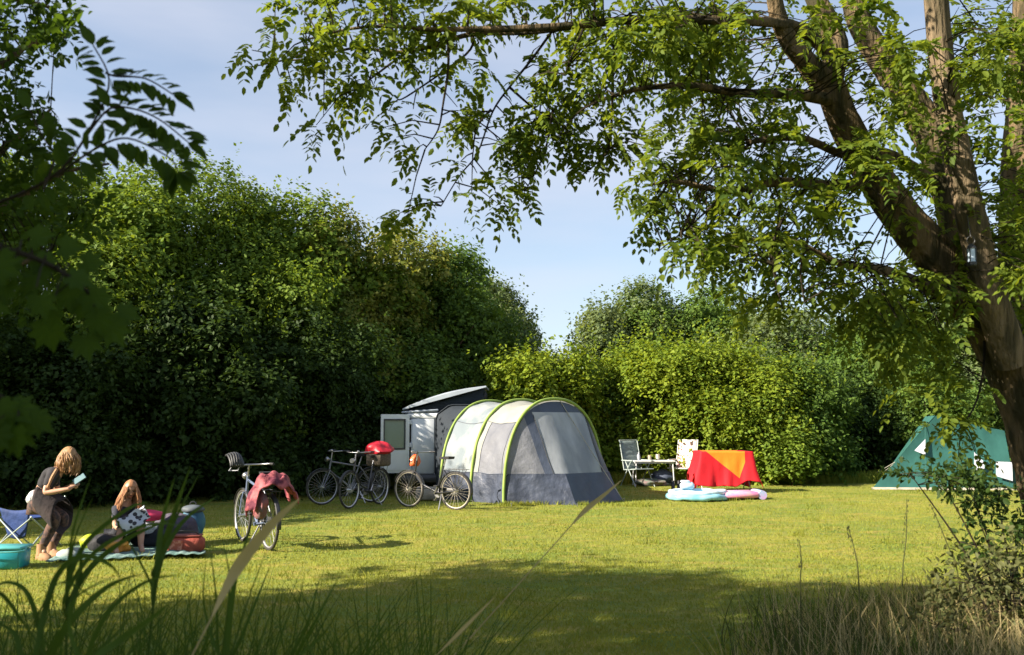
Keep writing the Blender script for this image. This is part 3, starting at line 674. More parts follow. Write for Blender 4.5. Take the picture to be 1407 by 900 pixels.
def reed(label, x0, Y, blades, mat=LF_reed, wmul=1.0, seed=1):
    """blades: list of (points in view, width m). They spring from a stem that stands on the ground"""
    rr = random.Random(seed)
    foot = Vector((at(x0, 600, Y).x, Y, 0))
    root = thing('reed_plant', label, 'reed', tuple(foot), 0, 'reeds growing in front of the camera')
    top = None
    starts = [at(b[0][0][0], b[0][0][1], Y) for b in blades]
    zt = max(s.z for s in starts); hi = max(starts, key=lambda s: s.z)
    st = G(); mid = (foot + hi) / 2 + Vector((rr.uniform(-.02, .02), 0, 0)); q, ra = smooth_path([foot, mid, hi], [.006, .005, .003], 4); st.tube(q, ra, 6); st.build('stem', LF_reed, root, world=True, smooth=True)
    for pts, wd in blades:
        P = [at(x, y, Y + rr.uniform(-.06, .06)) for x, y in pts]
        if P[0].z > .25:      # sheath down to the stem
            j = min(q, key=lambda k: (k - P[0]).length + (10 if k.z > P[0].z else 0)); P = [j.lerp(P[0], .1)] + P if (j - P[0]).length > .03 else P
        g = G(); blade_geo(g, P, wd * wmul * .62, roll=rr.uniform(-1.1, 1.1)); g.build('blade', mat, root, world=True, smooth=True)
reed('fan of upright reed blades rising before the seated person', 205, 3.0, [([(215, 790), (235, 720), (262, 640)], .028), ([(218, 790), (240, 720), (275, 650)], .026), ([(215, 790), (222, 720), (240, 655)], .022), ([(212, 790), (250, 720), (298, 682)], .03), ([(208, 800), (170, 730), (150, 700)], .02)], seed=1, wmul=1.5)
reed('reed with long blades leaning across the two people', 100, 2.8, [([(92, 800), (100, 730), (125, 655)], .016), ([(95, 800), (103, 740), (128, 682)], .012), ([(95, 800), (120, 745), (175, 700), (205, 690)], .03), ([(100, 820), (130, 775), (185, 735), (260, 705)], .034), ([(90, 820), (130, 760), (200, 722), (250, 722)], .026), ([(96, 840), (110, 790), (112, 745)], .032)], seed=2)
reed('reed with broad arching blades at the bottom left corner', 30, 2.5, [([(60, 900), (30, 850), (0, 815), (-30, 830)], .03), ([(50, 900), (75, 800), (110, 765), (150, 775), (170, 800)], .03), ([(70, 900), (100, 850), (150, 805), (197, 788)], .034), ([(40, 900), (60, 830), (90, 800), (140, 830)], .022), ([(60, 900), (40, 820), (10, 800), (-20, 815)], .022), ([(30, 900), (20, 870), (-15, 850)], .024)], seed=3)
reed('reed with a wide pale blade sweeping up over the lawn', 120, 2.4, [([(130, 905), (165, 880), (215, 845), (235, 825)], .03), ([(120, 905), (150, 840), (200, 800), (245, 790)], .022), ([(110, 905), (95, 860), (105, 820), (160, 790)], .018), ([(125, 905), (170, 860), (180, 800)], .014)], seed=4)
reed('upright reed in front of the bicycle with the pink bag', 305, 3.1, [([(310, 900), (322, 800), (345, 722)], .034), ([(305, 900), (315, 800), (304, 735)], .015), ([(300, 900), (297, 820), (288, 750)], .014), ([(318, 900), (345, 815), (368, 752)], .03), ([(320, 900), (350, 830), (372, 775)], .018), ([(300, 900), (280, 830), (283, 770)], .012)], seed=5)
reed('reed of thin dark blades before the lawn to the side of the bicycle', 400, 3.2, [([(395, 905), (405, 850), (418, 785)], .018), ([(400, 905), (425, 850), (440, 790)], .018), ([(405, 905), (435, 850), (468, 788)], .02), ([(392, 905), (385, 850), (390, 800)], .013), ([(408, 905), (445, 870), (470, 830)], .014)], seed=6)
reed('low reed of pale thin blades at the bottom edge before the shaded lawn', 470, 2.9, [([(470, 960), (505, 900), (545, 845)], .012), ([(470, 960), (490, 900), (515, 850)], .01), ([(465, 960), (480, 890), (475, 860)], .012), ([(475, 960), (520, 905), (560, 880)], .012), ([(460, 960), (430, 900), (415, 870)], .014)], seed=7)
def single(name, label, cat, pts, Y, wd, mat):
    P = [at(x, y, Y + d) for x, y, d in pts]; d = (P[0] - P[1]); foot = P[0] + d * (P[0].z / max(-d.z, 1e-3)); foot.z = 0; g = G(); g.tube([foot, foot.lerp(P[0], .6), P[0]], [.0035, .003, .0022], 5); blade_geo(g, P, wd, roll=.35, base=.05)
    o = g.build(name, mat, None, world=True, smooth=True); tag(o, label, cat)
single('dry_reed_blade', 'wide dry straw coloured blade slanting up before the bicycle with the pink bag', 'reed', [(290, 850, 0), (325, 782, .05), (372, 722, .02), (413, 684, 0)], 2.6, .034, LF_dry)
single('dry_grass_blade', 'thin dry grass blade standing alone over the shaded lawn', 'grass', [(600, 900, 0), (640, 860, 0), (682, 818, 0)], 3.2, .012, LF_dry)
single('dry_stalk', 'brown dry blade leaning before the lower corner of the tunnel tent', 'reed', [(785, 722, 0), (803, 702, 0), (830, 680, 0), (855, 659, 0)], 4.2, .022, LF_dry)

def grassfield(name, label, n, pick, h, wd, mat, lean=.35, seed=9, segs=3):
    rng = np.random.RandomState(seed); x, y = pick(rng, n); n = len(x)
    hh = h * rng.uniform(.5, 1.25, n); az = rng.uniform(0, 6.283, n); ln = lean * rng.uniform(.1, 1.4, n) * hh
    ww = wd * rng.uniform(.6, 1.3, n); va = rng.uniform(-.9, .9, n); sx, sy = np.cos(va), np.sin(va)
    z0 = hgt(x, y) - .01; Vs = []
    for k in range(segs + 1):
        u = k / segs; cx = x + np.cos(az) * ln * u ** 1.8; cy = y + np.sin(az) * ln * u ** 1.8; cz = z0 + hh * (u - .12 * u * u * (ln / np.maximum(hh, .01)))
        if k == segs: Vs.append(np.stack([cx, cy, cz], -1)[:, None])
        else:
            f = ww / 2 * (1 - u * .75); Vs.append(np.stack([np.stack([cx - sx * f, cy - sy * f, cz], -1), np.stack([cx + sx * f, cy + sy * f, cz], -1)], 1))
    V = np.concatenate(Vs, 1); k = 2 * segs + 1
    tf = []
    for s in range(segs - 1): tf += [(2 * s, 2 * s + 1, 2 * s + 3), (2 * s, 2 * s + 3, 2 * s + 2)]
    tf.append((2 * segs - 2, 2 * segs - 1, 2 * segs)); tf = np.array(tf)
    F = (np.arange(n)[:, None, None] * k + tf[None]).reshape(-1, 3)
    o = mesh_np(name, V.reshape(-1, 3), F, mat, world=True); tag(o, label, 'grass', kind='stuff')
def lawn_pick(rng, n):     # denser near the camera
    y = 5.5 + (24 - 5.5) * rng.uniform(0, 1, n) ** 1.7; x = rng.uniform(-1, 1, n) * (y * .62 + 1.3); return x, y
grassfield('lawn_grass', 'short mown grass of the lawn', 340000, lawn_pick, .042, .009, GR_short, lean=.9, segs=2)
def edge_pick(rng, n):     # rough unmown strip at the foot of the hedges
    x = rng.uniform(-13, 13, n); y = np.where(x < -1.5, 18.6 + (x + 13) * .45, 24.6) + np.abs(rng.normal(size=n)) * .5 - .1; y = np.where(x > 3, 24.9 + np.sin(x) * .3 + np.abs(rng.normal(size=n)) * .6, y)
    return x, y
grassfield('rough_grass', 'longer uncut grass along the foot of the hedges', 14000, edge_pick, .32, .02, GR_short, seed=12)
def left_pick(rng, n):
    y = rng.uniform(2.3, 4.6, n); x = -y * .56 + y * .50 * rng.uniform(0, 1, n) ** 1.25; return x, y
grassfield('tall_grass', 'tall green grass along the bottom edge before the lawn', 2600, left_pick, .84, .010, LF_reed, lean=.55, seed=13, segs=6)
def right_pick(rng, n):
    y = rng.uniform(4.6, 7.4, n); x = y * .575 - (y * .36) * rng.uniform(0, 1, n) ** 2.2; k = rng.uniform(size=n) < np.clip((x / y - .22) * 7, .12, 1); x, y = x[k], y[k]; return x, y
grassfield('dry_grass', 'tall brownish dry grass around the foot of the big tree', 3600, right_pick, .50, .007, LF_dry, lean=.5, seed=14, segs=5)
grassfield('dry_grass', 'tall dull green grass among the dry grass by the big tree', 4200, right_pick, .42, .009, LF_brown, lean=.5, seed=15, segs=5)
grassfield('sedge_grass', 'fresh green grass among the dry grass by the big tree', 5200, right_pick, .38, .010, LF_reed, lean=.6, seed=25, segs=5)
def stalks():              # thin seed stalks seen against the sunlit lawn
    rr = random.Random(2)
    for i, (x, y0, x1, y1, Y, lab) in enumerate(((1240, 800, 1246, 685, 6.0, 'thin dark upright stalk seen against the sunlit lawn before the green tent'), (1318, 800, 1278, 692, 6.0, 'thin dark stalk leaning away from the big trunk against the sunlit lawn'),
                                          (1180, 800, 1165, 722, 5.6, 'short thin stalk on the edge of the shade before the lawn'), (1100, 810, 1098, 742, 5.6, 'short upright stalk with a dark tip at the edge of the shade'))):
        a, b = at(x, y0, Y), at(x1, y1, Y); foot = Vector((a.x, Y, -.02)); q, ra = smooth_path([foot, a, (a + b) / 2 + Vector((.01, 0, .01)), b], [.005, .0045, .004, .002], 4)
        t = thing('dry_weed', lab, 'weed', tuple(foot), 0, 'seed stalks in the rough grass'); g = G(); g.tube(q, ra, 5); g.build('stem', LF_brown, t, world=True)
        h = G()
        for k in range(16):
            u = rr.uniform(.45, 1); p = a.lerp(b, u); h.ball(p + Vector((rr.uniform(-.012, .012), 0, 0)), (.0035, .0035, .009), 5, 4)
        h.build('seed_head', LF_brown, t, world=True)['kind'] = 'stuff'
stalks()
def brush(name, label, foot_px, Y, E, mat, seed, ls=.05, r0=.018, per=7, m=3):
    """a loose twiggy shrub: E ellipses of foliage in view at distance Y"""
    rng = np.random.RandomState(seed); foot = Vector((at(foot_px, 600, Y).x, Y, 0)); t = thing(name, label, 'shrub', tuple(foot))
    P = []
    for x, y, rx, ry, n in E:
        for k in range(n):
            a = rng.uniform(0, 6.283); s = math.sqrt(rng.uniform(0, 1)); p = at(x + rx * s * math.cos(a), y + ry * s * math.sin(a), Y + rng.uniform(-.35, .35))
            if p.z > .03: P.append(tuple(p))
    P = np.array(P); g = G(); D = []
    cs = [at(e[0], e[1], Y) for e in E]; nodes = []
    for c in cs:
        q, ra = smooth_path([foot + Vector((0, 0, -.03)), foot.lerp(c, .45) + Vector((0, 0, .12)), c], [r0, r0 * .6, r0 * .25], 5); g.tube(q, ra, 6); nodes += [tuple(k) for k in q[5:]]
    nodes = np.array(nodes)
    for p in P:
        d = np.linalg.norm(nodes - p, axis=1); j = int(np.argmin(d)); D.append(p - nodes[j] + np.array([0, 0, .05])); g.tube([tuple(nodes[j]), tuple(p)], [.004, .002], 3, cap=False)
    g.build('stem', TWIG, t, world=True)
    D = unit(np.array(D)); dd = unit(D[:, None] * .7 + rng.normal(size=(len(P), m, 3)) * .6).reshape(-1, 3)
    V, F = sprigs(rng, np.repeat(P, m, 0), dd, rng.uniform(.08, .18, len(P) * m), per, ls, T_oval)
    mesh_np('foliage', V, F, mat, t, world=True)['kind'] = 'stuff'
brush('twiggy_shrub', 'dark twiggy small-leaved shrub at the foot of the big trunk before the green tent', 1390, 6.3, [(1290, 655, 30, 10, 8), (1330, 665, 36, 12, 14), (1370, 685, 30, 18, 14), (1345, 715, 20, 14, 5), (1395, 740, 22, 34, 12), (1250, 650, 20, 8, 4), (1340, 748, 24, 10, 4)], LF_dark, 31, ls=.045, r0=.012)
brush('twiggy_shrub', 'low tangled brown shrub in the bottom right corner', 1370, 5.9, [(1335, 800, 50, 34, 20), (1390, 800, 40, 50, 30), (1290, 860, 40, 30, 10), (1370, 860, 60, 40, 26)], LF_brown, 32, ls=.042, r0=.012)

def tuft_pick(rng, n):      # longer tufts left by the mower, round the tents and out on the lawn
    m = 170; cx = rng.uniform(-9, 10, m); cy = rng.uniform(8, 23, m); near = rng.uniform(size=m) < .4
    a = rng.uniform(0, 1, m); cx[near] = -.3 + 2.9 * a[near]; cy[near] = 18.35 + .2 * np.sin(a[near] * 3)
    k = rng.randint(0, m, n); return cx[k] + rng.normal(size=n) * .10, cy[k] + rng.normal(size=n) * .07
grassfield('grass_tufts', 'scattered longer tufts in the mown lawn', 5000, tuft_pick, .10, .011, GR_short, lean=.8, seed=33, segs=3)
def clover():
    rng = np.random.RandomState(44); n = 2600; m = 60; cx = rng.uniform(-5, 6, m); cy = rng.uniform(6.8, 15, m); k = rng.randint(0, m, n)
    x = cx[k] + rng.normal(size=n) * .22; y = cy[k] + rng.normal(size=n) * .18; P = np.stack([x, y, hgt(x, y) + rng.uniform(.03, .055, n)], -1)
    V, F = batch(T_dia, P, unit(np.stack([rng.normal(size=n), rng.normal(size=n), np.zeros(n)], -1)), np.tile([0, 0, 1.0], (n, 1)) + rng.normal(size=(n, 3)) * .3, rng.uniform(.02, .045, n))
    tag(mesh_np('clover', V, F, LF_mid, world=True), 'broad-leaved clover and plantain patches in the lawn', 'ground plants', kind='stuff')
clover()
# ------------------------------------------------------------------ materials of the camping things
M_white = pm('van_paint', (.64, .67, .70), (.56, .59, .62), scale=3, rough=.3, coat=.5)
M_roof  = pm('roof_paint', (.36, .41, .48), (.30, .34, .40), scale=2, rough=.4, coat=.2)
M_black = pm('black_rubber', (.02, .02, .022), rough=.7)
M_dark  = pm('dark_trim', (.035, .037, .042), rough=.5)
M_glass = pm('tinted_glass', (.16, .23, .20), (.12, .18, .16), rough=.12, spec=.8, scale=1.2)
M_bell  = pm('bellows_canvas', (.014, .022, .033), (.010, .016, .025), scale=4, rough=.85, bump=.6, bscale=9)
M_lime  = pm('lime_tape', (.26, .36, .07), (.19, .28, .05), scale=5, rough=.7)
M_cream = pm('cream_fabric', (.50, .50, .44), (.40, .41, .37), scale=2.5, rough=.75, bump=.8, bscale=5, trans=.4)
M_pale  = pm('pale_fabric', (.44, .47, .46), (.24, .29, .33), scale=2.0, rough=.7, bump=.9, bscale=6, trans=.35, lo=.4, hi=.6)
M_greyf = pm('grey_mesh_fabric', (.24, .25, .29), (.17, .18, .22), scale=2.5, rough=.6, bump=1.2, bscale=7, trans=.35)
M_film  = pm('window_film', (.50, .54, .60), (.30, .33, .38), scale=2.2, rough=.22, bump=.7, bscale=4, trans=.45, stretch=(1, 1, .3), spec=.8)
M_navy  = pm('navy_fabric', (.062, .078, .12), (.045, .058, .092), scale=3, rough=.6, bump=.8, bscale=6)
M_skirt = pm('grey_blue_groundskirt', (.052, .064, .10), (.030, .038, .062), scale=4, rough=.5, bump=1.4, bscale=7, lo=.4, hi=.6)
M_steel = pm('steel', (.45, .45, .47), rough=.35, metal=.9)
M_alu   = pm('aluminium', (.55, .56, .58), rough=.4, metal=.7)
M_rope  = pm('rope', (.40, .38, .33), rough=.8)
M_wood  = pm('wood', (.30, .20, .11), rough=.8)

# ------------------------------------------------------------------ camper van seen from behind, pop-up roof hinged along one side
def van():
    Y = 21.0
    xl = at(552, 600, Y).x; xr = xl + 1.82
    t = thing('camper_van', 'white camper van with its rear door open and its pop-up roof raised on one side', 'van', (xl + .91, Y + 2.1, 0))
    def B(name, mat, fn, parent=t, **k):
        g = G(); fn(g); return g.build(name, mat, parent, world=True, smooth=True, **k)
    L_, zb, zt = 4.2, .32, 1.80
    def shell(g):
        w_ = 1.82; cx = xl + .91
        prof = lambda s: [(-.91, zb), (-.91, 1.0), (-.88, 1.35), (-.80, zt - .08), (-.70, zt), (.70, zt), (.80, zt - .08), (.88, 1.35), (.91, 1.0), (.91, zb)]
        # side walls + roof as a profile swept along Y, nose sloping
        ys = [(Y, 1), (Y + .1, 1), (Y + 2.6, 1), (Y + 3.2, .86), (Y + 3.65, .60), (Y + 4.15, .52), (Y + 4.25, .42)]
        vs = []
        for y, s in ys:
            for x, z in prof(0):
                vs.append((cx + x * (1 if s > .7 else .96), y, zb + (z - zb) * s))
        n = 10; fs = [(i * n + k, i * n + k + 1, (i + 1) * n + k + 1, (i + 1) * n + k) for i in range(len(ys) - 1) for k in range(n - 1)]
        fs.append(tuple((len(ys) - 1) * n + k for k in range(n)))
        g.add(vs, fs)
        # rear frame: posts, header, sill
        g.box((xl + .05, Y + .02, 1.06), (.10, .08, 1.40), bev=.02); g.box((xr - .05, Y + .02, 1.06), (.10, .08, 1.40), bev=.02)
        g.box((cx, Y + .02, zt - .06), (1.60, .083, .12), bev=.03); g.box((cx, Y + .02, .40), (1.70, .083, .16), bev=.02)
    B('body', M_white, shell, thick=.02)
    B('bumper', M_dark, lambda g: g.box((xl + .91, Y - .07, .37), (1.8, .16, .2), bev=.05))
    B('interior', M_dark, lambda g: (g.box((xl + .91, Y + 2.1, .50), (1.6, 4.0, .04)), g.box((xl + .91, Y + 1.9, 1.1), (1.6, .04, 1.2))))
    B('cabinet', M_white, lambda g: (g.box((at(581, 600, Y).x, Y + .20, 1.07), (.52, .5, 1.20), bev=.015)))
    for sx in (xl + .1, xr - .1):
        for y in (Y + .85, Y + 3.45):
            wv = B('wheel', M_black, lambda g: g.lathe((0, 0, -.1), [(.18, 0), (.29, 0), (.32, .03), (.32, .17), (.29, .2), (.18, .2)], 24, Matrix.Translation((sx, y, .32)) @ Matrix.Rotation(R(90), 4, 'Y')))
            g = G(); g.lathe((0, 0, -.085), [(.02, 0), (.18, .0), (.18, .17), (.02, .17)], 18, Matrix.Translation((sx, y, .32)) @ Matrix.Rotation(R(90), 4, 'Y')); g.build('rim', M_alu, wv, world=True, smooth=True)
    for y0, y1 in ((Y + .35, Y + 1.45), (Y + 1.55, Y + 2.5)):
        B('side_window', M_glass, lambda g: g.box((xl + .02, (y0 + y1) / 2, 1.36), (.03, y1 - y0, .40), Matrix.Rotation(R(7), 3, 'Y'), bev=.01))
    B('side_mirror', M_dark, lambda g: g.box((xl - .14, Y + 3.0, 1.15), (.2, .1, .18), bev=.04))
    B('tail_light', pm('lamp_red', (.5, .03, .015), rough=.2), lambda g: g.box((xl + .03, Y - .02, .95), (.09, .05, .34), bev=.02))
    # roof gutter plate, raised lid, canvas
    B('roof_rim', M_roof, lambda g: g.box((xl + .40, Y + 1.2, 1.84), (.82, 2.5, .05), Matrix.Rotation(R(-3.5), 3, 'Y'), bev=.02))
    lid = at(668, 532, Y); ang = math.atan2(lid.z - 1.87, lid.x - (xl + .02)); ln = math.hypot(lid.z - 1.87, lid.x - (xl + .02))
    mid = ((xl + .02 + lid.x) / 2, Y + 1.2, (1.87 + lid.z) / 2 + .03)
    def lidf(g):           # moulded shell, thicker in its middle
        pts = []
        for k in range(13):
            u = k / 12; x = xl + .02 + (lid.x - xl - .02) * u; z = 1.87 + (lid.z - 1.87) * u; pts.append((x, z, .035 + .09 * math.sin(math.pi * min(1, u * 1.02)) ** .9))
        vs = []
        for y in (Y - .06, Y + .02, Y + 2.4, Y + 2.5):
            e = .75 if y in (Y - .06, Y + 2.5) else 1
            for x, z, th in pts: vs.append((x, y, z + th * e))
            for x, z, th in pts[::-1]: vs.append((x, y, z))
        n = 26; fs = [(i * n + k, i * n + (k + 1) % n, (i + 1) * n + (k + 1) % n, (i + 1) * n + k) for i in range(3) for k in range(n)]
        for i in (0, 3):
            for k in range(12): fs.append((i * n + k, i * n + k + 1, i * n + 24 - k, i * n + 25 - k))
        g.add(vs, fs)
    B('pop_up_roof', M_roof, lidf)
    x0, x1 = xl + .04, lid.x - .06; z1 = lid.z - .04
    cv = lambda g: (g.add([(x0, Y + .06, 1.83), (x1, Y + .06, 1.83), (x1, Y + .06, z1)], [(0, 1, 2)]),
                    g.add([(x0, Y + 2.4, 1.83), (x1, Y + 2.4, 1.83), (x1, Y + 2.4, z1)], [(0, 2, 1)]),
                    g.grid(lambda u, v: (x1 + .03 * math.sin(v * 9.4), Y + .06 + 2.34 * u, 1.83 + (z1 - 1.83) * v), 8, 8))
    B('roof_canvas', M_bell, cv, thick=.006)
    # rear door swung right round, its inner side towards us
    a = at(562, 600, Y - .08); b = at(523, 600, Y - .30); dx = (b - a); dw = math.hypot(dx.x, dx.y); ra = math.atan2(dx.y, dx.x)
    z0, z1d = .50, 1.77; Md = Matrix.Translation((a.x, a.y, 0)) @ Matrix.Rotation(ra, 4, 'Z')
    def plate(g, x0, x1, z0, z1, y, th, bev=.012, lean=0):
        g.box((0, 0, 0), (1, 1, 1)) if False else None
        g.add(*boxvf(x0, x1, y - th / 2, y + th / 2, z0, z1, lean), M=Md)
    def boxvf(x0, x1, y0, y1, z0, z1, lean=0):
        vs = [(x0 if z == z0 else x0, y, z) for z in (z0, z1) for y in (y0, y1) for x in (0,)]
        P = []
        for z in (z0, z1):
            for y in (y0, y1):
                for x in (x0, x1):
                    P.append((x - (lean * (z - .5)) if x == x0 and lean else x, y, z))
        return P, [(0, 2, 3, 1), (4, 5, 7, 6), (0, 1, 5, 4), (2, 6, 7, 3), (0, 4, 6, 2), (1, 3, 7, 5)]
    d = G(); w0, w1 = .10, dw - .07
    plate(d, 0, dw, z0, 1.02, 0, .06); plate(d, 0, w0, 1.02, z1d, 0, .06, lean=0); plate(d, w1, dw, 1.02, z1d, 0, .06); plate(d, w0, w1, 1.65, z1d, 0, .06)
    plate(d, .06, dw - .06, .56, .96, .04, .02)
    door = d.build('rear_door', M_white, t, world=True)
    g = G(); plate(g, w0, w1, 1.02, 1.65, 0, .02); g.build('window', M_glass, door, world=True)
    g = G()
    for q in ((w0 - .012, w0 + .012, 1.0, 1.67), (w1 - .012, w1 + .012, 1.0, 1.67), (w0 + .013, w1 - .013, 1.0, 1.035), (w0 + .013, w1 - .013, 1.635, 1.67)): plate(g, *q, .036, .012); plate(g, *q, -.036, .012)
    g.build('window_seal', M_dark, door, world=True)
    g = G(); plate(g, dw - .16, dw - .08, .72, .88, .06, .035); plate(g, dw - .16, dw - .08, .72, .88, -.045, .03); g.build('handle', M_black, door, world=True)
    g = G(); plate(g, .12, dw - .22, .60, .66, -.04, .014); plate(g, .17, .28, .90, .93, -.04, .012); g.build('latch_plate', M_steel, door, world=True)
    g = G()
    for z in (.6, 1.1, 1.6): g.box((a.x + .02, a.y + .03, z), (.07, .08, .10), bev=.01)
    g.build('hinge', M_white, door, world=True)
van()

# ------------------------------------------------------------------ tunnel tent
def tent():
    t = thing('tunnel_tent', 'large grey and cream tunnel tent with lime green hoops joined to the van', 'tent', (0.0, 19.4, 0))
    F0 = Vector((-.15, 18.55, 0)); u = Vector((math.cos(R(41)), math.sin(R(41)), 0)); bk = Vector((-math.sin(R(41)), math.cos(R(41)), 0))
    W, Ht, Ln = 2.75, 2.05, 2.05
    def hoop(s, tt, grow=1.0):     # s: 0 front hoop .. 1 back hoop;  tt: 0 near foot .. 1 far foot
        a = math.pi * (1 - tt); c, sn = math.cos(a), max(0.0, math.sin(a))
        x = math.copysign(abs(c) ** .86, c) * W / 2 * grow; z = sn ** .80 * Ht * grow
        return F0 + u * (W / 2 + x) + bk * (Ln * s) + Vector((0, 0, z))
    def skin(s, tt):               # fabric sags between the hoops, is creased
        k = (s * 2) % 1.0 if s < 1 else 0
        sag = math.sin(math.pi * k) * .045
        p = hoop(s, tt, 1 - sag * .8); fold = .014 * math.sin(tt * 40 + s * 17) * math.sin(math.pi * k) + .010 * math.sin(s * 44 + tt * 31) * math.sin(tt * 13) + .008 * math.sin(s * 23 - tt * 57)
        n = (p - hoop(s, .5) * .5 - hoop(s, 0) * .25 - hoop(s, 1) * .25).normalized(); return p + n * fold
    def tz(z):                     # parameter where the hoop reaches that height
        lo, hi = 0, .5
        for _ in range(30):
            m = (lo + hi) / 2
            if hoop(0, m).z < z: lo = m
            else: hi = m
        return lo
    ts, tw0, tw1, tr = tz(.60), tz(.64), tz(1.50), tz(1.62)
    def patch(name, mat, s0, s1, t0, t1, nu=10, nv=14, out=0.0):
        g = G()
        def fn(a, b):
            s = s0 + (s1 - s0) * a; tt = t0 + (t1 - t0) * b; p = skin(s, tt)
            if out: c = F0 + u * (W / 2) + bk * (Ln * s) + Vector((0, 0, .8)); p = p + (p - c).normalized() * out
            return tuple(p)
        g.grid(fn, nu, nv); return g.build(name, mat, t, world=True, smooth=True)
    # near side: seam by seam
    patch('ground_skirt', M_skirt, 0, .5, 0, ts); patch('ground_skirt', M_skirt, .5, 1, 0, ts)
    patch('side_panel', M_cream, .425, .5, ts, tr, 3); patch('side_panel', M_greyf, 0, .075, ts, tr, 3)
    patch('side_window', M_greyf, .075, .425, ts, tr)
    patch('side_panel', M_pale, .5, 1, ts, tr)
    patch('roof_panel', M_cream, 0, .5, tr, .62, 10, 20); patch('roof_panel', M_pale, .5, 1, tr, .62, 10, 20)
    patch('far_side_panel', M_greyf, 0, 1, .62, 1 - ts, 16, 14); patch('ground_skirt', M_skirt, 0, 1, 1 - ts, 1, 16, 6)
    for s in (0, .5, 1.0):
        g = G(); g.tube([tuple(hoop(s, k / 40, 1.012)) for k in range(41)], [.030 if s < 1 else .026] * 41, 8); g.build('hoop', M_lime, t, world=True, smooth=True)
    g = G()                        # seam line down the middle of the near side
    g.tube([tuple(skin(s / 20, ts) - bk * 0 - u * .006) for s in range(21)], .006, 5); g.build('seam', M_navy, t, world=True)
    lines = [[tuple(skin(s_, ts + (tr - ts) * k / 16) - u * .008) for k in range(17)] for s_ in (.075, .425)]
    for t_ in (tr, .62):
        for s0 in (0, .5): lines.append([tuple(skin(s0 + .5 * k / 16, t_) + Vector((0, 0, .008)) - u * .008) for k in range(17)])
    for ln_ in lines: g = G(); g.tube(ln_, .005, 4); g.build('seam', M_greyf, t, world=True)
    # front: pulled out to the pegs at the foot
    BL, BM, BR, FR = gp(700, 692), gp(792, 695), gp(855, 688), F0 + u * W
    BL = F0.copy()
    def base(tt):
        if tt < .42: return BL.lerp(BM, tt / .42)
        if tt < .80: return BM.lerp(BR, (tt - .42) / .38)
        return BR.lerp(FR, (tt - .80) / .20)
    def fr(tt, z):
        h = hoop(0, tt, .985); b = base(tt); v = min(1, z / max(h.z, 1e-4)); p = b.lerp(h, v)
        n = (-bk); return p + n * (.02 * math.sin(tt * 30) * math.sin(math.pi * v) - .0 * math.sin(math.pi * v)) + n * .008 * math.sin(tt * 11 + z * 8) * math.sin(math.pi * v)
    def fpatch(name, mat, t0, t1, z0, z1, nu=14, nv=10, out=0.0):
        g = G()
        def fn(a, b):
            tt = t0 + (t1 - t0) * a; zz0 = z0(tt) if callable(z0) else z0; zz1 = z1(tt) if callable(z1) else z1
            hz = hoop(0, tt, .985).z; zz0 = min(zz0, hz); zz1 = min(zz1, hz)
            return tuple(fr(tt, zz0 + (zz1 - zz0) * b) - bk * out)
        g.grid(fn, nu, nv); return g.build(name, mat, t, world=True, smooth=True)
    zs = lambda tt: .60 - .06 * max(0, tt - .42)
    zc = 1.80
    fpatch('front_skirt', M_skirt, 0, .42, 0, zs); fpatch('front_skirt', M_navy, .42, .80, 0, zs); fpatch('front_skirt', M_navy, .80, 1, 0, zs, 6)
    fpatch('front_panel', M_greyf, 0, .30, zs, 3, 14); fpatch('door_edge', M_navy, .30, .355, zs, 3, 3)
    fpatch('front_window', M_film, .355, .70, zs, zc); fpatch('door_edge', M_navy, .70, .735, zs, 3, 3)
    fpatch('front_crest', M_navy, .355, .70, zc, 3); fpatch('front_panel', M_greyf, .735, 1, zs, 3, 10)
    # creases of the film and a zip along the door
    g = G(); g.tube([tuple(fr(.355, z) - bk * .01) for z in np.linspace(.6, 1.75, 14)], .007, 5); g.tube([tuple(fr(.70, z) - bk * .01) for z in np.linspace(.6, 1.7, 14)], .007, 5); g.build('zip', M_dark, t, world=True)
    # dark sleeve between van and back hoop
    g = G(); vx0 = at(599, 600, 21.0).x; vx1 = vx0 + 1.25
    def van_edge(tt):
        pts = [(0, (vx0, 20.96, .02)), (.28, (vx0, 20.96, 1.75)), (.45, (vx0 + .3, 20.96, 1.98)), (.6, (vx1 - .3, 20.96, 1.98)), (.78, (vx1, 20.96, 1.75)), (1, (vx1 + .1, 20.98, .02))]
        for (a, p), (b, q) in zip(pts, pts[1:]):
            if tt <= b: return Vector(p).lerp(Vector(q), (tt - a) / (b - a))
        return Vector(pts[-1][1])
    g.grid(lambda a, b: tuple(van_edge(b).lerp(hoop(1, b, .99), a) + Vector((0, 0, -.05 * math.sin(math.pi * a) * math.sin(math.pi * b)))), 8, 30)
    g.build('van_sleeve', M_bell, t, world=True, smooth=True)
    g = G(); g.tube([tuple(van_edge(k / 30) + Vector((0, -.02, 0))) for k in range(31)], .015, 6); g.build('sleeve_edge', M_bell, t, world=True, smooth=True)
    # guy lines and pegs
    for top, foot in ((hoop(0, .52), gp(857, 689)), (at(770, 620, 19.2), gp(790, 697)), (hoop(0, .35), gp(702, 700))):
        if foot is not None:
            g = G(); g.tube([tuple(top), tuple(top.lerp(foot, .5) + Vector((0, 0, -.02))), tuple(foot)], .008, 5)
            if (top - foot).length > 1.7 and foot.x > .6: g.build('guy_line', M_rope, t, world=True)
    for p in (gp(857, 689), gp(792, 697), gp(702, 696), gp(648, 692)):
        g = G(); g.tube([tuple(p + Vector((0, 0, -.08))), tuple(p + Vector((.02, -.02, .07)))], .007, 6); g.tube([tuple(p + Vector((.02, -.02, .07))), tuple(p + Vector((-.015, -.02, .06)))], .006, 5); g.build('peg', M_steel, t, world=True)
tent()

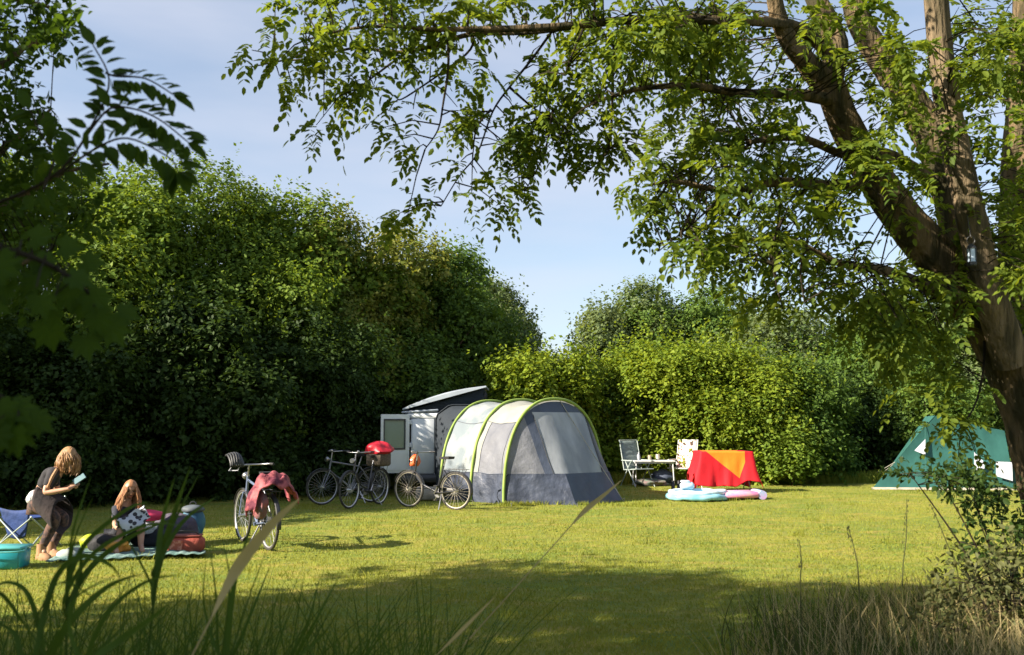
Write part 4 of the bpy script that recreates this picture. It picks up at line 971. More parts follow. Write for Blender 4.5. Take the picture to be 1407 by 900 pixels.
# ------------------------------------------------------------------ green tent
M_green = pm('green_tent_fabric', (.035, .14, .12), (.026, .108, .092), scale=1.5, rough=.6, bump=.9, bscale=4, trans=.25)
M_mud = pm('mud_flap', (.42, .38, .30), (.30, .26, .20), rough=.8)
M_whitef = pm('white_fabric', (.62, .64, .70), (.50, .52, .58), scale=3, rough=.6, bump=.6, bscale=5, trans=.3)
def green_tent():
    Y = 22.0
    t = thing('ridge_tent', 'dark green ridge tent with white triangular window panels beyond the big trunk', 'tent', (gp(1320, 672).x, gp(1320, 672).y, 0))
    A = gp(1197, 673); B = gp(1395, 674)          # front foot line
    r0 = at(1285, 571, A.y + 1.0); r1 = at(1380, 592, A.y + 1.4)
    C = A + Vector((1.35, 2.9, 0)); D = B + Vector((1.7, 2.9, 0))
    def q(name, mat, a, b, c, d, nu=12, nv=12, sag=.06, out=0):
        g = G(); n = (b - a).cross(d - a).normalized()
        g.grid(lambda u, v: tuple((a.lerp(b, u)).lerp(d.lerp(c, u), v) + n * (-sag * math.sin(math.pi * u) * math.sin(math.pi * v) + .012 * math.sin(u * 23 + v * 5) + out)), nu, nv)
        return g.build(name, mat, t, world=True, smooth=True)
    q('front_panel', M_green, A, B, r1, r0)
    # near end: a slope that runs out to the foot on the left, with its white window
    q('end_panel', M_green, C, A, r0, r0 + Vector((0, .6, -.02)), sag=.05)
    q('back_panel', M_green, D, C, r0 + Vector((0, .6, -.02)), r1 + Vector((0, .6, -.02)))
    q('end_panel', M_green, B, D, r1 + Vector((0, .6, -.02)), r1, sag=.05)
    q('roof_panel', M_green, r0, r1, r1 + Vector((0, .6, -.02)), r0 + Vector((0, .6, -.02)), 6, 3, sag=.0)
    def onface(px, py, out=.02):                    # point of the front panel seen there
        n = (B - A).cross(r0 - A).normalized(); d = ray(px, py); o = Vector((0, 0, H)); k = (A - o).dot(n) / d.dot(n); p = o + d * k
        return p - n * out if n.y > 0 else p + n * out
    g = G(); g.add([onface(1256, 620, .03), onface(1271, 626, .03), onface(1271, 604, .03)], [(0, 1, 2)]); g.build('white_window', M_whitef, t, world=True, thick=.006)
    g = G(); g.add([onface(1338, 622, .03), onface(1352, 636, .03), onface(1352, 646, .03), onface(1338, 648, .03)], [(0, 3, 2, 1)]); g.build('white_window', M_whitef, t, world=True, thick=.006)
    g = G(); g.add([onface(1368, 635, .03), onface(1390, 636, .03), onface(1391, 662, .03), onface(1368, 655, .03)], [(0, 3, 2, 1)]); g.build('white_window', M_whitef, t, world=True, thick=.006)
    g = G(); g.tube([tuple(onface(1271 + 2 * k * 0, 573 + 95 * k / 10, .015)) for k in range(11)], .006, 5); g.build('seam', pm('seam_green', (.03, .11, .095), rough=.7), t, world=True)
    g = G(); g.grid(lambda u, v: tuple(A.lerp(B, u) + Vector((0, -.07 * v - .01, .012 + .05 * (1 - v)))), 30, 1); g.build('mud_flap', M_mud, t, world=True)
    for a, b in (((1235, 632), (1187, 658)), ((1240, 628), (1196, 661))):
        pa = onface(*a, .0); pb = gp(*b); g = G(); g.tube([tuple(pa), tuple((pa + pb) / 2 + Vector((0, 0, -.02))), tuple(pb)], .009, 5); g.build('guy_line', M_rope, t, world=True)
    for k in (.0, .3, .62, .95):
        p = A.lerp(B, k) + Vector((0, -.06, 0)); g = G(); g.tube([tuple(p + Vector((0, 0, -.05))), tuple(p + Vector((0, -.02, .06)))], .006, 5); g.build('peg', M_steel, t, world=True)
green_tent()

# ------------------------------------------------------------------ bicycles
def make_bike(name, label, frame, basket=None, handle=0.0, low=False, rimmat=None, group='bicycles parked on the lawn'):
    """stands at the origin, wheels along +X, front wheel at +X"""
    t = thing(name, label, 'bicycle', (0, 0, 0), 0, group)
    rw, wb = .345, 1.08
    rimmat = rimmat or M_alu
    def wheel(x):
        g = G(); g.ring((x, 0, rw), rw - .035, .012, 'Y', 36, 6); g.tube([(x, -.05, rw), (x, .05, rw)], .022, 10)
        for k in range(28):
            a = 2 * math.pi * k / 28; s = .03 if k % 2 else -.03
            g.tube([(x + .02 * math.cos(a + .8), s, rw + .02 * math.sin(a + .8)), (x + (rw - .04) * math.cos(a), 0, rw + (rw - .04) * math.sin(a))], .0016, 3, cap=False)
        o = g.build('wheel', rimmat, t, smooth=True)
        g = G(); g.ring((x, 0, rw), rw - .018, .021, 'Y', 40, 8); g.build('tyre', M_tyre, o, smooth=True)
        g = G(); g.grid(lambda u, v: (x + (rw + .022) * math.cos(R(-10 + 200 * u) if x < .5 else R(20 + 150 * u)), (v - .5) * .055, rw + (rw + .022 - .012 * abs(v - .5)) * math.sin(R(-10 + 200 * u) if x < .5 else R(20 + 150 * u))), 18, 4)
        g.build('mudguard', M_dark, t, smooth=True, thick=.003)
    wheel(0); wheel(wb)
    bb = Vector((.44, 0, .29)); seat = Vector((.27, 0, .80)); head = Vector((.90, 0, .88)); hb = Vector((.94, 0, .66)); fa = Vector((wb, 0, rw)); ra = Vector((0, 0, rw))
    g = G(); g.tube([bb, seat], .016, 8); g.tube([head, hb], .019, 8)
    if low: g.tube(smooth_path([hb, Vector((.78, 0, .46)), bb + Vector((.03, 0, .04))], None, 5)[0], .02, 8)
    else: g.tube([head - Vector((0, 0, .05)), seat - Vector((-.01, 0, .08))], .017, 8); g.tube([hb, bb], .02, 8)
    for s in (-1, 1):
        o = Vector((0, .05 * s, 0)); g.tube([bb + o * .5, ra + o], .010, 6); g.tube([seat - Vector((0, 0, .08)) + o * .3, ra + o], .009, 6)
    g.tube([bb - Vector((0, .05, 0)), bb + Vector((0, .05, 0))], .026, 10); g.build('frame', frame, t, smooth=True)
    g = G()
    for s in (-1, 1): g.tube([hb + Vector((0, .045 * s, 0)), hb + Vector((.05, .05 * s, -.1)), fa + Vector((0, .05 * s, 0))], [.013, .012, .009], 6)
    g.tube([hb - Vector((0, .05, 0)), hb + Vector((0, .05, 0))], .014, 6); g.build('fork', frame, t, smooth=True)
    g = G(); st = head + Vector((-.02, 0, .14)); g.tube([head, st], .012, 8)
    bar = [Vector((-.20, -.27, .02)), Vector((-.08, -.24, .02)), Vector((.03, -.12, .01)), Vector((.03, .12, .01)), Vector((-.08, .24, .02)), Vector((-.20, .27, .02))]
    q, _ = smooth_path([st + b for b in bar], None, 4); g.tube(q, .011, 8); h = g.build('handlebar', M_steel, t, smooth=True)
    for b in (0, 5):
        g = G(); e = st + bar[b]; g.tube([e - Vector((.01, 0, 0)), e + Vector((.11, (.012 if b == 0 else -.012), 0))], .017, 8); g.build('grip', M_black, h, smooth=True)
    g = G(); g.box(st + Vector((.06, .09, .03)), (.05, .04, .04), bev=.012); g.build('bell', M_steel, h)
    g = G(); g.lathe((0, 0, 0), [(.045, 0), (.05, .03), (.03, .07), (.01, .08)], 14, Matrix.Translation(head + Vector((.12, 0, .0))) @ Matrix.Rotation(R(-90), 4, 'Y')); g.tube([head + Vector((0, 0, .0)), head + Vector((.06, 0, 0))], .008, 6); g.build('headlight', M_steel, t, smooth=True)
    g = G(); g.tube([seat, seat + Vector((-.04, 0, .12))], .012, 8); sd = seat + Vector((-.05, 0, .14)); 
    vs = [(-.13, -.10, 0), (-.13, .10, 0), (-.04, .09, .005), (.06, .03, 0), (.15, .018, -.01), (.15, -.018, -.01), (.06, -.03, 0), (-.04, -.09, .005)]
    g2 = G(); g2.add([tuple(sd + Vector(v) + Vector((0, 0, .025))) for v in vs] + [tuple(sd + Vector(v) * .9 - Vector((0, 0, .02))) for v in vs], [tuple(range(8))[::-1], tuple(range(8, 16))] + [(i, (i + 1) % 8, 8 + (i + 1) % 8, 8 + i) for i in range(8)])
    g.build('seat_post', M_steel, t, smooth=True); g2.build('saddle', M_black, t, smooth=True)
    g = G(); g.lathe((0, 0, -.005), [(.02, 0), (.085, 0), (.085, .008), (.02, .008)], 22, Matrix.Translation(bb + Vector((0, -.055, 0))) @ Matrix.Rotation(R(90), 4, 'X')); g.tube([bb + Vector((0, -.07, 0)), bb + Vector((.09, -.075, -.14))], .010, 6); g.tube([bb + Vector((0, .07, 0)), bb + Vector((-.09, .075, .14))], .010, 6); cr_ = g.build('crank', M_steel, t, smooth=True)
    for s, dx, dz in ((-1, .09, -.14), (1, -.09, .14)):
        g = G(); g.box(bb + Vector((dx, .12 * s, dz)), (.09, .08, .025), bev=.008); g.build('pedal', M_black, cr_)
    g = G(); g.grid(lambda u, v: (bb.x + .09 - (.55) * u, -.062 - .006 * math.sin(math.pi * v), bb.z + .085 - .15 * v + .03 * u), 8, 3); g.build('chain_guard', M_dark, t, smooth=True, thick=.004)
    g = G()
    for s in (-1, 1):
        g.tube([(-.26, .06 * s, .74), (.20, .06 * s, .74)], .006, 6); g.tube([(-.20, .06 * s, .74), (0, .06 * s, rw)], .005, 5); g.tube([(-.05, .06 * s, .74), (0, .06 * s, rw)], .005, 5)
    for k in range(5): g.tube([(-.24 + .1 * k, -.06, .74), (-.24 + .1 * k, .06, .74)], .005, 5)
    g.build('rack', M_dark, t, smooth=True)
    g = G(); g.tube([(.30, .03, .28), (.24, .20, .01)], .009, 6); g.build('kickstand', M_steel, t)
    return t
M_tyre = pm('tyre_rubber', (.03, .029, .027), (.06, .055, .05), rough=.85, scale=9)
M_palerim = pm('pale_rim', (.50, .46, .38), rough=.5)
M_blackf = pm('black_frame', (.03, .032, .04), rough=.3, coat=.4)
M_greyfr = pm('grey_frame', (.18, .19, .22), rough=.35, coat=.4)
M_whitefr = pm('silver_blue_frame', (.14, .18, .28), rough=.3, coat=.4)
M_pink = pm('pink_cloth', (.40, .10, .11), (.10, .010, .028), scale=7, rough=.85, bump=1, bscale=16, lo=.42, hi=.58)
M_red  = pm('red_cover', (.48, .012, .03), (.36, .008, .02), rough=.5, bump=.5, bscale=9, scale=5)
M_orange = pm('orange_red', (.62, .12, .03), rough=.6)
M_wicker = pm('wicker', (.14, .11, .08), (.07, .055, .045), scale=30, rough=.9, bump=1, bscale=60)
def cloth_lump(g, c, r, seed, n=22, m=14, amp=.16, flat=.0):
    rr = random.Random(seed); ph = [rr.uniform(0, 6.28) for _ in range(6)]; vs = []
    for i in range(m + 1):
        th = math.pi * i / m
        for k in range(n):
            a = 2 * math.pi * k / n
            q = 1 + amp * (math.sin(3 * a + ph[0]) * math.sin(2 * th) + .6 * math.sin(7 * a + ph[1] + 2 * th) + .5 * math.sin(5 * th + ph[2] + a)) * math.sin(th)
            x, y, z = math.sin(th) * math.cos(a) * q, math.sin(th) * math.sin(a) * q, math.cos(th) * (1 + amp * .5 * math.sin(4 * a + ph[3]))
            z = max(z, -1 + flat); vs.append((c[0] + r[0] * x, c[1] + r[1] * y, c[2] + r[2] * z))
    g.add(vs, [(i * n + k, (i + 1) * n + k, (i + 1) * n + (k + 1) % n, i * n + (k + 1) % n) for i in range(m) for k in range(n)])
def place(t, rear, front):
    d = front - rear; t.location = (rear.x, rear.y, 0); t.rotation_euler = (0, 0, math.atan2(d.y, d.x))
# bicycle beside the tent
b1 = make_bike('bicycle', 'dark low step bicycle with a pale rimmed wheel beside the van and tent', M_blackf, low=True, rimmat=M_palerim)
r_ = gp(626, 701); f_ = gp(542, 696); f_ = r_ + (f_ - r_).normalized() * 1.08; place(b1, r_, f_)
# bag on it and the crate between the wheels
def on_bike(name, label, cat, mat, bike, c, r, seed, shape='lump', group=None, flat=.3):
    g = G(); M = Matrix.Translation(bike.location) @ Matrix.Rotation(bike.rotation_euler.z, 4, 'Z')
    if shape == 'lump': cloth_lump(g, (0, 0, 0), r, seed, flat=flat)
    else: g.box((0, 0, 0), r, bev=.03)
    p = M @ Vector(c); g.v = [Matrix.Rotation(bike.rotation_euler.z, 4, 'Z') @ v + p for v in g.v]
    o = g.build(name, mat, None, world=True, smooth=True); tag(o, label, cat, group); return o
on_bike('handlebar_bag', 'small orange-red bag hanging on the handlebar of the bicycle before the van door', 'bag', M_orange, b1, (.98, -.05, .86), (.09, .10, .13), 3)
# the pair at the hedge
b2 = make_bike('bicycle', 'dark bicycle at the hedge, its front wheel farthest from the van', M_greyfr)
r_ = gp(510, 690); f_ = gp(441, 694); f_ = r_ + (f_ - r_).normalized() * 1.08; place(b2, r_, f_)
b4 = make_bike('bicycle', 'dark bicycle with the red covered rack between the hedge and the van', M_blackf, low=True)
f_ = gp(480, 699); r_ = f_ + Vector((.42, .99, 0)); place(b4, r_, f_)
o = on_bike('wicker_basket', 'brown wicker basket under the red cover on the bicycle by the hedge', 'basket', M_wicker, b4, (.05, 0, .88), (.42, .34, .26), 0, 'box')
on_bike('rain_cover', 'bright red rain cover over the basket on the bicycle by the hedge', 'cover', M_red, b4, (.05, 0, 1.06), (.26, .27, .16), 7, flat=.5)
# near bicycle with the pink bag
b3 = make_bike('bicycle', 'near bicycle with a pink cloth bag on its rack standing alone on the lawn', M_whitefr)
r_ = gp(369, 756); f_ = gp(325, 741); f_ = r_ + (f_ - r_).normalized() * 1.08; place(b3, r_, f_)
g = G(); Mb = Matrix.Translation(b3.location) @ Matrix.Rotation(b3.rotation_euler.z, 4, 'Z')
def drape(u, v):
    x = -.25 + .34 * u + .03 * math.sin(v * 9); s = (v - .5) * 2; a = abs(s)
    y = math.copysign(min(a, .5) * .38 + max(0, a - .5) * .18, s) + .02 * math.sin(u * 14 + s * 3)
    z = .90 - .28 * max(0, a - .38) ** 1.2 * (1.5 if s > 0 else .9) * 1.5 + .05 * math.sin(u * 3.1) * math.cos(s * 1.5) + .022 * math.sin(u * 17 + s * 6) + .02 * math.sin(s * 14 + u * 4)
    return tuple(Mb @ Vector((x, y, z - .10 * (2 * u - 1) ** 2)))
g.grid(drape, 26, 30)
tag(g.build('saddle_bag', M_pink, None, world=True, smooth=True, thick=.012), 'crumpled pink and maroon cloth bag draped over the rack of the near bicycle', 'bag')
on_bike('pannier_bag', 'grey and pink pannier hanging at the side of the near bicycle rack', 'bag', pm('pannier_cloth', (.30, .09, .09), (.10, .07, .08), scale=8, rough=.8, bump=1, bscale=12), b3, (-.06, .15, .57), (.17, .09, .19), 12, flat=.1)
def helmet():
    t = thing('cycle_helmet', 'black and white cycle helmet hung on the handlebar of the near bicycle', 'helmet')
    g = G()
    for k in range(7):
        a = R(-54 + 18 * k); g.grid(lambda u, v: ((.135 + .004 * math.sin(v * 3.14)) * math.cos(math.pi * u), .10 * math.sin(a + (v - .5) * .2) , .11 * math.sin(math.pi * u) * math.cos(a + (v - .5) * .2)), 10, 3)
    g.build('shell', M_dark, t, smooth=True, thick=.02)
    g = G(); g.tube([(-.1, -.05, 0), (-.03, -.06, -.12), (.03, 0, -.16), (-.03, .06, -.12), (-.1, .05, 0)], .006, 5); g.build('strap', M_whitef, t)
    return t
hm = helmet(); M = Matrix.Translation(b3.location) @ Matrix.Rotation(b3.rotation_euler.z, 4, 'Z'); hm.location = M @ Vector((.80, .22, 1.08)); hm.rotation_euler = (0, R(-30), b3.rotation_euler.z)
o = G(); o.box((0, 0, 0), (.5, .30, .24), bev=.03); o.box((0, 0, .13), (.46, .27, .02), bev=.01)
o.v = [Matrix.Rotation(R(3), 4, 'Z') @ v + gp(586, 689) + Vector((0, .35, .125)) for v in o.v]
tag(o.build('storage_box', pm('dusty_beige', (.33, .30, .25), (.22, .20, .18), scale=6, rough=.8), None, world=True, smooth=True), 'beige storage box on the grass behind the low step bicycle', 'box')

# ------------------------------------------------------------------ garden furniture
def chair(name, label, fabric, frame, group):
    t = thing(name, label, 'chair', (0, 0, 0), 0, group)      # faces +X
    w_ = .25
    def pad(nm, p0, p1, wd, th, n=8):
        g = G(); p0, p1 = Vector(p0), Vector(p1); d = (p1 - p0); nn = Vector((0, 1, 0)).cross(d).normalized()
        g.grid(lambda u, v: tuple(p0 + d * u + Vector((0, (v - .5) * 2 * wd, 0)) + nn * (th * (math.sin(math.pi * u * n) ** 2 * .5 + .5) * math.sin(math.pi * v) ** .3)), n * 4, 6)
        g.grid(lambda u, v: tuple(p0 + d * u + Vector((0, (v - .5) * 2 * wd, 0)) - nn * .006), n * 4, 6)
        g.build(nm, fabric, t, smooth=True, thick=.01)
    pad('seat', (-.22, 0, .42), (.26, 0, .45), w_, .02, 4); pad('backrest', (-.24, 0, .43), (-.42, 0, 1.12), w_, .02, 6)
    g = G()
    for s in (-1, 1): g.tube([(-.40, s * .27, 1.13), (-.22, s * .27, .41), (.28, s * .27, .44)], .013, 8)
    g.tube([(-.42, -.27, 1.14), (-.42, .27, 1.14)], .013, 8); g.tube([(.28, -.27, .44), (.28, .27, .44)], .012, 8); g.build('back_frame', frame, t, smooth=True)
    for s in (-1, 1):
        g = G(); g.tube([(.30, s * .29, .0), (-.12, s * .29, .62)], .012, 8); g.build('leg', frame, t, smooth=True)
        g = G(); g.tube([(-.34, s * .30, .0), (.12, s * .30, .62)], .012, 8); g.build('leg', frame, t, smooth=True)
        g = G(); g.box((-.04, s * .30, .645), (.46, .05, .03), bev=.012); g.build('armrest', frame, t)
    return t
M_chair = pm('grey_green_padding', (.20, .25, .24), (.15, .19, .19), scale=9, rough=.9)
M_chframe = pm('pale_green_grey_tube', (.34, .40, .38), rough=.5)
M_towel = pm('floral_towel', (.75, .54, .46), (.70, .36, .40), scale=11, rough=.95, lo=.4, hi=.7)
c1 = chair('garden_chair', 'grey-green high-backed folding chair beside the white table nearest the tunnel tent', M_chair, M_chframe, 'folding garden chairs by the bright bushes')
p = gp(878, 669); c1.location = (p.x, p.y + .15, 0); c1.rotation_euler = (0, 0, R(-62))
c2 = chair('garden_chair', 'white framed folding chair with a pink flowered towel behind the red cloth', M_towel, M_whitefr if False else pm('white_tube', (.6, .6, .62), rough=.4), 'folding garden chairs by the bright bushes')
p = gp(940, 668); c2.location = (p.x, p.y + .25, 0); c2.rotation_euler = (0, 0, R(-125))
def table():
    M_w = pm('white_plastic', (.62, .63, .64), rough=.45); a = gp(856 + 38, 668); t = thing('camping_table', 'low white folding camping table between the two garden chairs', 'table', (a.x + .1, a.y + .2, 0))
    g = G(); g.box((0, 0, .62), (1.05, .62, .035), bev=.012); g.build('tabletop', M_w, t)
    g = G(); g.box((0, 0, .585), (.98, .55, .03)); g.build('apron', M_w, t)
    for x in (-.46, .46):
        for y in (-.25, .25): g = G(); g.tube([(x, y, .58), (x * 1.05, y * 1.1, 0)], .016, 8); g.build('leg', M_w, t, smooth=True)
    return t
tb = table(); T0 = Vector(tb.location)
def cup(x, y, h, r, mat, lab, name='cup', z=.6375):
    g = G(); g.lathe((T0.x + x, T0.y + y, z), [(r * .8, 0), (r, h * .5), (r, h), (r * .85, h), (r * .7, .012)], 14); tag(g.build(name, mat, None, world=True, smooth=True), lab, name)
cup(-.10, -.1, .13, .045, pm('stoneware', (.45, .36, .26), rough=.5), 'tan beaker on the white table, nearest the grey-green chair')
cup(.12, .0, .15, .05, pm('cream_mug', (.55, .50, .42), rough=.5), 'cream beaker on the middle of the white table')
def bottle(x, y, mat, lab, h=.27):
    g = G(); g.lathe((T0.x + x, T0.y + y, .6375), [(.035, 0), (.038, .02), (.038, h * .6), (.014, h * .8), (.014, h)], 14); tag(g.build('bottle', mat, None, world=True, smooth=True), lab, 'bottle')
bottle(-.36, .05, M_whitef, 'small white bottle at the end of the white table beside the grey-green chair', .2)
g = G(); cloth_lump(g, (T0.x + .25, T0.y + .1, .20), (.30, .2, .2), 9, flat=.3); tag(g.build('dark_bag', M_navy, None, world=True, smooth=True), 'dark soft bag on the grass under the white table', 'bag')
g = G(); cloth_lump(g, (T0.x - .1, T0.y - .25, .09), (.40, .2, .10), 19, amp=.25, flat=.3); tag(g.build('green_bag', pm('faded_green_cloth', (.10, .16, .12), (.18, .12, .12), scale=9, rough=.9), None, world=True, smooth=True), 'crumpled faded green cloth lying before the white table', 'cloth')
for i, (px, lab) in enumerate(((925, 'tall dark thermos on the grass by the paddling pool, nearer the tunnel tent'), (933, 'tall dark thermos on the grass by the paddling pool, nearer the red cloth'))):
    p = gp(px, 679); g = G(); g.lathe((p.x, p.y, 0), [(.04, 0), (.042, .02), (.042, .22), (.03, .25), (.03, .30)], 12); tag(g.build('thermos', M_dark, None, world=True, smooth=True), lab, 'flask', 'pair of flasks by the pool')
# cloth hung over a drying frame
def red_cloth():
    a = gp(966, 678); b = gp(1036, 676); Yc = a.y + .1; x0, x1 = a.x - .02, at(1034, 600, Yc).x; dp = .85; zt = 1.02 + .0
    zt = at(1000, 621, Yc).z
    t = thing('drying_frame', 'low folding frame under the red and orange cloth', 'frame', ((x0 + x1) / 2, Yc + dp / 2, 0))
    for x in (x0 + .05, x1 - .05):
        for y, y2 in ((Yc + .05, Yc + dp - .05), (Yc + dp - .05, Yc + .05)):
            g = G(); g.tube([(x, y, 0), (x, y2, zt - .03)], .012, 7); g.build('leg', M_alu, t, world=True, smooth=True)
    g = G()
    for k in range(6): y = Yc + .06 + (dp - .12) * k / 5; g.tube([(x0 + .03, y, zt - .02), (x1 - .03, y, zt - .02)], .007, 6)
    g.build('rail', M_alu, t, world=True)
    M_r = pm('red_cloth', (.60, .004, .014), (.50, .003, .012), rough=.8, scale=3, bump=.3, bscale=8, trans=.15)
    def printed():
        nt = M_r.node_tree; N = nt.nodes.new; L = nt.links.new; tc = N('ShaderNodeTexCoord'); sp = N('ShaderNodeSeparateXYZ'); L(tc.outputs['Object'], sp.inputs[0])
        def mth(op, a, b_=None):
            m_ = N('ShaderNodeMath'); m_.operation = op
            for i, q in enumerate((a, b_)):
                if q is None: continue
                if isinstance(q, (int, float)): m_.inputs[i].default_value = q
                else: L(q, m_.inputs[i])
            return m_.outputs[0]
        u = mth('DIVIDE', sp.outputs[0], x1 - x0); v = mth('SUBTRACT', zt, sp.outputs[2])
        a1 = mth('LESS_THAN', v, mth('MULTIPLY', mth('SUBTRACT', u, -.38), .98)); a2 = mth('MULTIPLY', mth('LESS_THAN', u, .34), mth('LESS_THAN', v, mth('SUBTRACT', 1.25, mth('MULTIPLY', u, 3))))
        f = mth('MULTIPLY', a1, a2); b_ = nt.nodes[M_r['principled']]; src = b_.inputs['Base Color'].links[0].from_socket
        mx = N('ShaderNodeMix'); mx.data_type = 'RGBA'; L(f, mx.inputs[0]); L(src, mx.inputs[6]); mx.inputs[7].default_value = (.85, .22, .008, 1); L(mx.outputs[2], b_.inputs['Base Color'])
    printed()
    n, m = 90, 26; cx, cy = (x0 + x1) / 2, Yc + dp / 2; wx, wy = (x1 - x0) / 2, dp / 2
    V, Fc, mi = [], [], []
    for i in range(n):
        s = i / n * 4; side = int(s); f = s - side
        # round the top edge
        if side == 0: ex, ey, nx, ny = x0 + 2 * wx * f, Yc, 0, -1
        elif side == 1: ex, ey, nx, ny = x1, Yc + dp * f, 1, 0
        elif side == 2: ex, ey, nx, ny = x1 - 2 * wx * f, Yc + dp, 0, 1
        else: ex, ey, nx, ny = x0, Yc + dp * (1 - f), -1, 0
        cf = math.exp(-((min(f, 1 - f)) / .10) ** 2); ddx, ddy = (ex - cx) / wx, (ey - cy) / wy; dd = math.hypot(ddx, ddy)
        nx, ny = nx * (1 - cf) + cf * ddx / dd, ny * (1 - cf) + cf * ddy / dd
        drop = (zt - .06) * (.92 + .05 * math.sin(i * .5)) if side in (0, 2) else (zt - .06) * (.72 + .16 * math.sin(i * .33 + 1))
        if side == 0: drop *= (.80 + .20 * math.sin(math.pi * min(1, f * 1.2))) 
        if side == 1 and f > .3: drop *= .8
        drop *= 1 + .12 * cf
        for j in range(m + 1):
            v = j / m; q = drop * v
            fold = (.022 * math.sin(i * .62) + .014 * math.sin(i * 1.7 + 1) + .012 * math.sin(i * .9 + v * 5)) * v + .11 * v * v + .10 * cf * v
            V.append((ex + nx * (fold + .015), ey + ny * (fold + .015), zt + .012 - q - .01 * (j > 0)))
    for i in range(n):
        k = (i + 1) % n
        for j in range(m):
            Fc.append((i * (m + 1) + j, i * (m + 1) + j + 1, k * (m + 1) + j + 1, k * (m + 1) + j))
            s = i / n * 4; f = s - int(s); v = j / m
            mi.append(1 if (int(s) == 0 and f > .30 and v < .62 and v < (f - .26) * 1.35 - 0 and f < .97) else 0)
    b0 = len(V); NX = 12
    for i in range(NX + 1):
        for j in range(9): V.append((x0 + 2 * wx * i / NX, Yc + dp * j / 8, zt + .014 - .02 * math.sin(math.pi * i / NX * 3) ** 2 * math.sin(math.pi * j / 8)))
    for i in range(NX):
        for j in range(8): Fc.append((b0 + i * 9 + j, b0 + (i + 1) * 9 + j, b0 + (i + 1) * 9 + j + 1, b0 + i * 9 + j + 1)); mi.append(1 if .3 < i / NX < .95 else 0)
    o = mesh_np('draped_cloth', np.array(V), Fc, M_r, None, world=True, smooth=True, loc=(cx, cy, 0))
    md = o.modifiers.new('t', 'SOLIDIFY'); md.thickness = .006
    tag(o, 'big red cloth with an orange corner draped over the drying frame', 'cloth')
red_cloth()
def pool():
    c = gp(962, 686); t = thing('paddling_pool', 'pale blue inflatable paddling pool lying before the red cloth', 'pool', (c.x - .05, c.y, 0))
    M_b = pm('pool_blue', (.16, .42, .55), (.30, .55, .66), rough=.25, scale=5, coat=.3); M_wb = pm('pool_white', (.62, .70, .76), (.45, .6, .72), scale=5, rough=.25, coat=.3)
    def ring(z, r, mat, ax, ay, name='ring'):
        g = G(); pts = [(ax * math.cos(2 * math.pi * k / 40), ay * math.sin(2 * math.pi * k / 40), z + .01 * math.sin(k)) for k in range(40)]
        rad = [r * (1 + .1 * math.sin(k * 2.1)) for k in range(40)]; g.tube(pts, rad, 10, close=True); g.build(name, mat, t, smooth=True)
    ring(.062, .065, M_b, .60, .42); ring(.155, .045, M_wb, .57, .39)
    g = G(); g.grid(lambda u, v: (.66 * (2 * u - 1) * math.sqrt(max(0, 1 - (2 * v - 1) ** 2)), .38 * (2 * v - 1), .05), 12, 8); g.build('floor', M_b, t, smooth=True)
    g = G(); g.box((-.16, .30, .26), (.30, .16, .16), bev=.05); g.box((-.2, .30, .35), (.2, .12, .05), bev=.02); g.build('backrest', M_wb, t, smooth=True)
pool()
def lilo():
    c = gp(1012, 686); t = thing('air_mattress', 'pink and blue patterned air mattress lying beside the paddling pool before the red cloth', 'mattress', (c.x + .12, c.y + .05, 0), R(4))
    ms = [pm('lilo_pink', (.62, .20, .42), (.70, .35, .40), scale=8, rough=.3), pm('lilo_peach', (.70, .40, .32), (.62, .30, .50), scale=8, rough=.3), pm('lilo_blue', (.25, .50, .70), (.55, .30, .60), scale=7, rough=.3)]
    for k in range(5):
        g = G(); y = (k - 2) * .13; g.tube([(-.42, y, .095 + .02 * (k % 2)), (-.38, y, .10), (.24, y, .11), (.28, y, .095)], [.04, .066, .066, .04], 10); g.build('air_tube', ms[k % 3], t, smooth=True)
    g = G(); g.tube([(.35, -.3, .10), (.34, 0, .11), (.36, .3, .10)], .095, 10); g.build('pillow', ms[2], t, smooth=True)
lilo()
# hanging tin lantern in the tree
def lantern():
    p = at(1335, 352, 7.0); t = thing('hanging_lantern', 'small silvery blue lantern hanging from the big tree where its limbs meet', 'lantern', tuple(p))
    g = G(); g.lathe((0, 0, -.075), [(.032, 0), (.036, .01), (.036, .03)], 8); g.lathe((0, 0, .055), [(.038, 0), (.03, .02), (.008, .04)], 8)
    for k in range(4): a = math.pi / 4 + k * math.pi / 2; g.tube([(.032 * math.cos(a), .032 * math.sin(a), -.06), (.032 * math.cos(a), .032 * math.sin(a), .06)], .004, 5)
    g.build('casing', M_dark, t)
    g = G(); g.lathe((0, 0, -.045), [(.028, 0), (.028, .10)], 12); g.build('glass', pm('pale_glass', (.55, .68, .85), rough=.1, spec=.9), t, smooth=True)
    g = G(); g.ring((0, 0, .12), .03, .003, 'Y', 14, 4); g.tube([(0, 0, .15), (-.01, .02, .32)], .003, 4); g.build('hanger', M_dark, t)
lantern()
